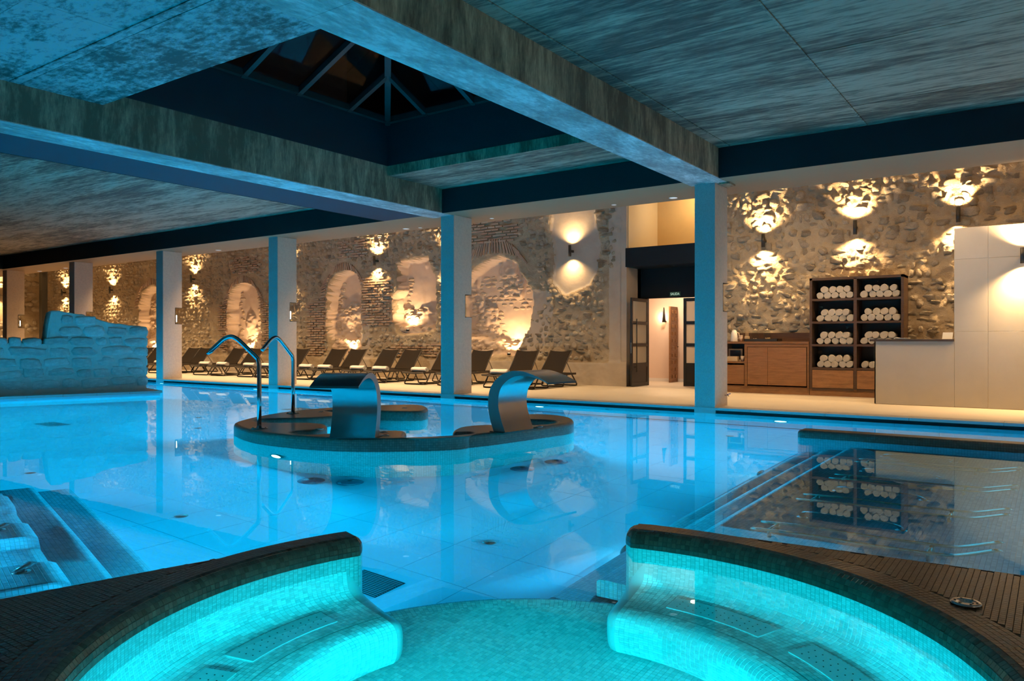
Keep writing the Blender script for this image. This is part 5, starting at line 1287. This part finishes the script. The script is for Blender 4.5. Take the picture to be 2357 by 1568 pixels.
# ============================================================ ISLAND FITTINGS
def swan(label, px, py, ang, nozzle):
    t = empty('swan_neck_spout', (px, py, .055), 0, label, 'water spout', 'swan neck water spouts')
    dx, dy = math.cos(ang), math.sin(ang); P = [(0, .0), (0, .80), (.012, .86), (.04, .90), (.22, 1.08), (.28, 1.13), (.34, 1.155), (.40, 1.14), (.46, 1.10), (.60, .965)]
    pts = [(0, 0, .0), (0, 0, .40)]+[(a*dx, a*dy, z) for a, z in [tuple(q) for q in catmull(P[1:], 5)]]; n_ = len(pts)
    MB().tube(pts, .0275, 14).build('pipe', M['chrome'], t)
    d = Vector((dx*.14, dy*.14, -.135)).normalized(); e = Vector((.60*dx, .60*dy, .965)); sd = Vector((-dy, dx, 0)); up_ = d.cross(sd)
    if nozzle:   # flattened duckbill mouth
        V = []; seg = 14
        for f, w_, h_ in ((-.13, .0285, .0285), (-.05, .034, .026), (.0, .048, .020), (.035, .058, .017), (.033, .052, .011)):
            for k in range(seg): a = 2*PI*k/seg; V.append(e+d*f+sd*math.cos(a)*w_+up_*math.sin(a)*h_)
        F = [(i*seg+k, i*seg+(k+1) % seg, (i+1)*seg+(k+1) % seg, (i+1)*seg+k) for i in range(4) for k in range(seg)]; mb = MB(); mb.add(V, F, True); mb.build('mouth', M['chrome'], t)
    MB().lathe([(.10, 0), (.10, .008), (.035, .012), (.034, .03), (.029, .03)], seg=24).build('base_flange', M['steel'], t)
    for k in range(4): a = PI/4+PI/2*k; MB().lathe([(.011, .008), (.011, .018), (0, .018)], (.078*math.cos(a), .078*math.sin(a), 0), 8).build('bolt', M['steel'], t)
swan('tall swan neck steel spout with a flared mouth on the near left of the island', -8.16, 6.02, math.atan2(-.5784-.12, -.8157), True)
swan('tall swan neck steel spout bending towards the viewer on the far left of the island', -9.44, 7.57, math.atan2(-.995, .093), False)
def waterfall(label, B, e, wd, scale=1):
    t = empty('waterfall_spout', (B[0], B[1], .055), math.atan2(e[1], e[0]), label, 'water spout', 'curved steel waterfall spouts')
    # local x runs along the width, local -y is the pouring side
    inn = catmull([(0, 0), (-.07, .16), (-.115, .33), (-.09, .50), (.02, .62), (.18, .685), (.34, .69), (.50, .665), (.66, .615)], 5)
    out = catmull([(-.19, 0), (-.255, .16), (-.285, .34), (-.25, .52), (-.12, .66), (.06, .735), (.26, .745), (.48, .695), (.665, .625)], 5)
    inn = np.array(inn)*scale; out = np.array(out)*scale; n_ = len(inn)
    def sheet(L, nm_, flip):
        V = []; F = []
        for x in (0, wd): V += [(x, -d, z) for d, z in L]
        for i in range(len(L)-1): F.append((i, i+1, len(L)+i+1, len(L)+i) if flip else (i, len(L)+i, len(L)+i+1, i+1))
        mb = MB(); mb.add(V, F, True); return mb.build(nm_, M['steel'], t)
    sheet(inn, 'inner_sheet', True); sheet(out, 'outer_sheet', False)
    for x in (0, wd):
        V = [(x, -d, z) for d, z in inn]+[(x, -d, z) for d, z in out]; F = [(i, i+1, n_+i+1, n_+i) for i in range(n_-1)]; mb = MB(); mb.add(V, F, False); mb.build('side_cheek', M['steel_side'], t)
    MB().box(.0, wd, -.668*scale, -.655*scale, .605*scale, .628*scale).build('lip', M['black_metal'], t)
    MB().box(-.03, wd+.03, -.01, .23, 0, .008).build('base_plate', M['black_metal'], t)
waterfall('broad curved steel waterfall spout pouring towards the camera at the front of the island', (-6.70, 5.88), (.856, .516), .52)
waterfall('curved steel waterfall spout turned to the right on the right side of the island', (-5.36, 7.42), (.12, .99), .52)
for x, y, lab in ((-7.50, 6.42, 'on the near left lobe of the island'), (-9.3, 8.0, 'on the far left lobe of the island'), (-8.72, 9.25, 'on the right end of the far island arm'), (-6.62, 6.66, 'on the small lobe right of the first waterfall spout, upper'), (-6.36, 6.42, 'beside the rim right of the first waterfall spout, lower'), (-5.40, 8.22, 'behind the second waterfall spout')):
    t = empty('air_button', (x, y, .055), 0, 'small round steel push button '+lab, 'button', 'round steel fittings on the mosaic walls'); MB().lathe([(.05, 0), (.05, .006), (.03, .010), (.028, .006), (0, .006)], seg=20).build('ring', M['chrome'], t)
t = empty('air_button', (-.32, 3.88, ZT+.003), 0, 'round steel ring fitting on the right hand foreground coping', 'button', 'round steel fittings on the mosaic walls')
MB().lathe([(.062, 0), (.062, .008), (.055, .011), (.026, .011), (.022, .004), (0, .004)], seg=32).build('ring', M['chrome'], t)
for k in range(6): a = k*PI/3; MB().lathe([(.005, .011), (.005, .013), (0, .013)], (.042*math.cos(a), .042*math.sin(a), 0), 8).build('screw', M['black_metal'], t)
# floor fittings under water
for x, y, r, lab in ((-6.49, 3.95, .055, 'near the first floor joint left of the whirlpool'), (-3.82, 5.07, .055, 'straight out from the opening of the whirlpool'), (-4.07, 11.5, .055, 'near the far edge left of the dividing wall'), (-9.48, 3.93, .055, 'beyond the end of the left hand steps'), (-12.9, 8.2, .055, 'between the island and the ruin'), (-14.6, 10.6, .055, 'behind the island to the left'), (-11.5, 7.3, .055, 'left of the island')):
    t = empty('floor_inlet', (x, y, ZF), 0, 'small round steel floor inlet '+lab, 'inlet', 'round inlets in the pool floor'); MB().lathe([(r*1.1, 0), (r*1.1, .006), (r*.85, .012), (r*.3, .012), (0, .016)], seg=20).build('ring', M['steel'], t)
for x, y, lab in ((-6.70, 5.62, 'left one of the pair before the first waterfall spout'), (-6.30, 5.82, 'right one of the pair before the first waterfall spout'), (-5.20, 7.55, 'left one of the pair before the second waterfall spout'), (-5.10, 8.15, 'right one of the pair before the second waterfall spout')):
    t = empty('air_geyser', (x, y, ZF), 0, 'domed dark floor nozzle, '+lab, 'nozzle', 'domed nozzles at the island foot'); MB().lathe([(.15, 0), (.15, .02), (.12, .06), (.06, .09), (0, .10)], seg=24).build('dome', M['dome'], t); MB().lathe([(.03, .095), (.03, .105), (0, .105)], seg=12).build('cap', M['black'], t)
for x, y, a, b_, lab in ((-13.9, 6.1, .62, .34, 'flush dark grating in the pool floor in front of the ruin'), (-4.0, 3.88, .42, .30, 'flush dark grating beside the left whirlpool arm'), (-12.7, 10.3, .5, .5, 'flush dark grating in the pool floor behind the island')):
    t = empty('floor_grating', (x, y, ZF), 0, lab, 'grating', 'gratings in the pool floor'); MB().box(-a/2, a/2, -b_/2, b_/2, 0, .004).build('frame', M['black_metal'], t)
    gb = MB()
    for k in range(int(b_/.022)): gb.box(-a/2+.01, a/2-.01, -b_/2+.01+k*.022, -b_/2+.018+k*.022, .004, .009)
    gb.build('bars', M['grate'], t, kind='stuff')
# wall jets along the far edge
jn = ['first', 'second', 'third', 'fourth', 'fifth', 'sixth', 'seventh', 'eighth', 'ninth', 'tenth', 'eleventh', 'twelfth', 'thirteenth', 'fourteenth', 'fifteenth', 'sixteenth', 'seventeenth', 'eighteenth']
for k in range(16):
    x = -5.9-1.02*k-(.35 if k % 3 == 2 else 0); t = empty('wall_jet', (x, DECK_Y+.02, -.45), 0, 'small dark water jet under the far pool edge, %s counting from the nearest column' % jn[k], 'water jet', 'water jets under the far pool edge')
    MB().lathe([(.045, 0), (.045, .012), (.022, .02), (0, .012)], seg=14, M=Matrix.Rotation(PI/2, 4, 'X')).build('ring', M['grate'], t)
# ============================================================ SUBMERGED BUBBLE BEDS
def bed(y, label):
    t = empty('bubble_bed', (-1.78, y, -.45), 0, label, 'water bed', 'submerged tube beds')
    for dy in (.115, -.115):
        P = catmull([(0, dy, -.02), (.35, dy, .02), (.75, dy, -.01), (1.1, dy, .0), (1.24, dy, .02), (1.34, dy, .10), (1.50, dy, .30)], 5); MB().tube(P, .028, 12).build('tube', M['bed_steel'], t)
    for x in (.12, 1.12): MB().tube([(x, .115, -.0), (x, -.115, -.0)], .014).build('cross_tube', M['bed_steel'], t); [MB().tube([(x, s*.1, 0), (x, s*.1, -.20)], .014).build('leg', M['bed_steel'], t) for s in (-1, 1)]
def rail(y, label):
    t = empty('grab_rail', (-1.62, y, -.65), 0, label, 'grab rail', 'low submerged grab rails')
    MB().tube(catmull([(0, 0, 0), (0, 0, .12), (.06, 0, .19), (.30, 0, .20), (.58, 0, .17), (.68, 0, .10), (.70, 0, 0)], 5), .020, 12).build('rail', M['chrome'], t)
    for x in (0, .70): MB().lathe([(.045, 0), (.045, .008), (.018, .014)], (x, 0, 0), 18).build('flange', M['chrome'], t)
ordn = ['nearest', 'second', 'third', 'farthest']
for k, y in enumerate((5.60, 6.77, 7.92, 9.08)): bed(y, 'underwater steel tube bed, %s of the four in the lounging area' % ordn[k])
for k, y in enumerate((6.22, 7.40, 8.57, 9.74)): rail(y, 'low underwater grab rail, %s of the four in the lounging area' % ordn[k])

# lamps added out of the picture to warm the beam sides
for y, lab in ((2.5, 'nearest the viewer'), (6.5, 'beside the lounging area'), (10.8, 'beside the pool edge')):
    t = empty('added_lantern', (3.12, y, 2.3), 0, 'added unseen warm lantern on the right hand wall, '+lab, 'wall lamp', 'added lanterns on the right hand wall')
    MB().box(-.04, .08, -.06, .06, -.16, -.14).build('bracket', M['black_metal'], t); MB().lathe([(.05, -.14), (.05, .14), (.045, .15)], seg=18).build('glass', M['glass'], t); MB().lathe([(0, -.1), (.015, 0), (0, .1)], seg=10).build('bulb', M['lens_white'], t)
    light('POINT', 'lantern_light', (-.12, 0, 0), 42, (1, .66, .38), size=.08, parent=t)
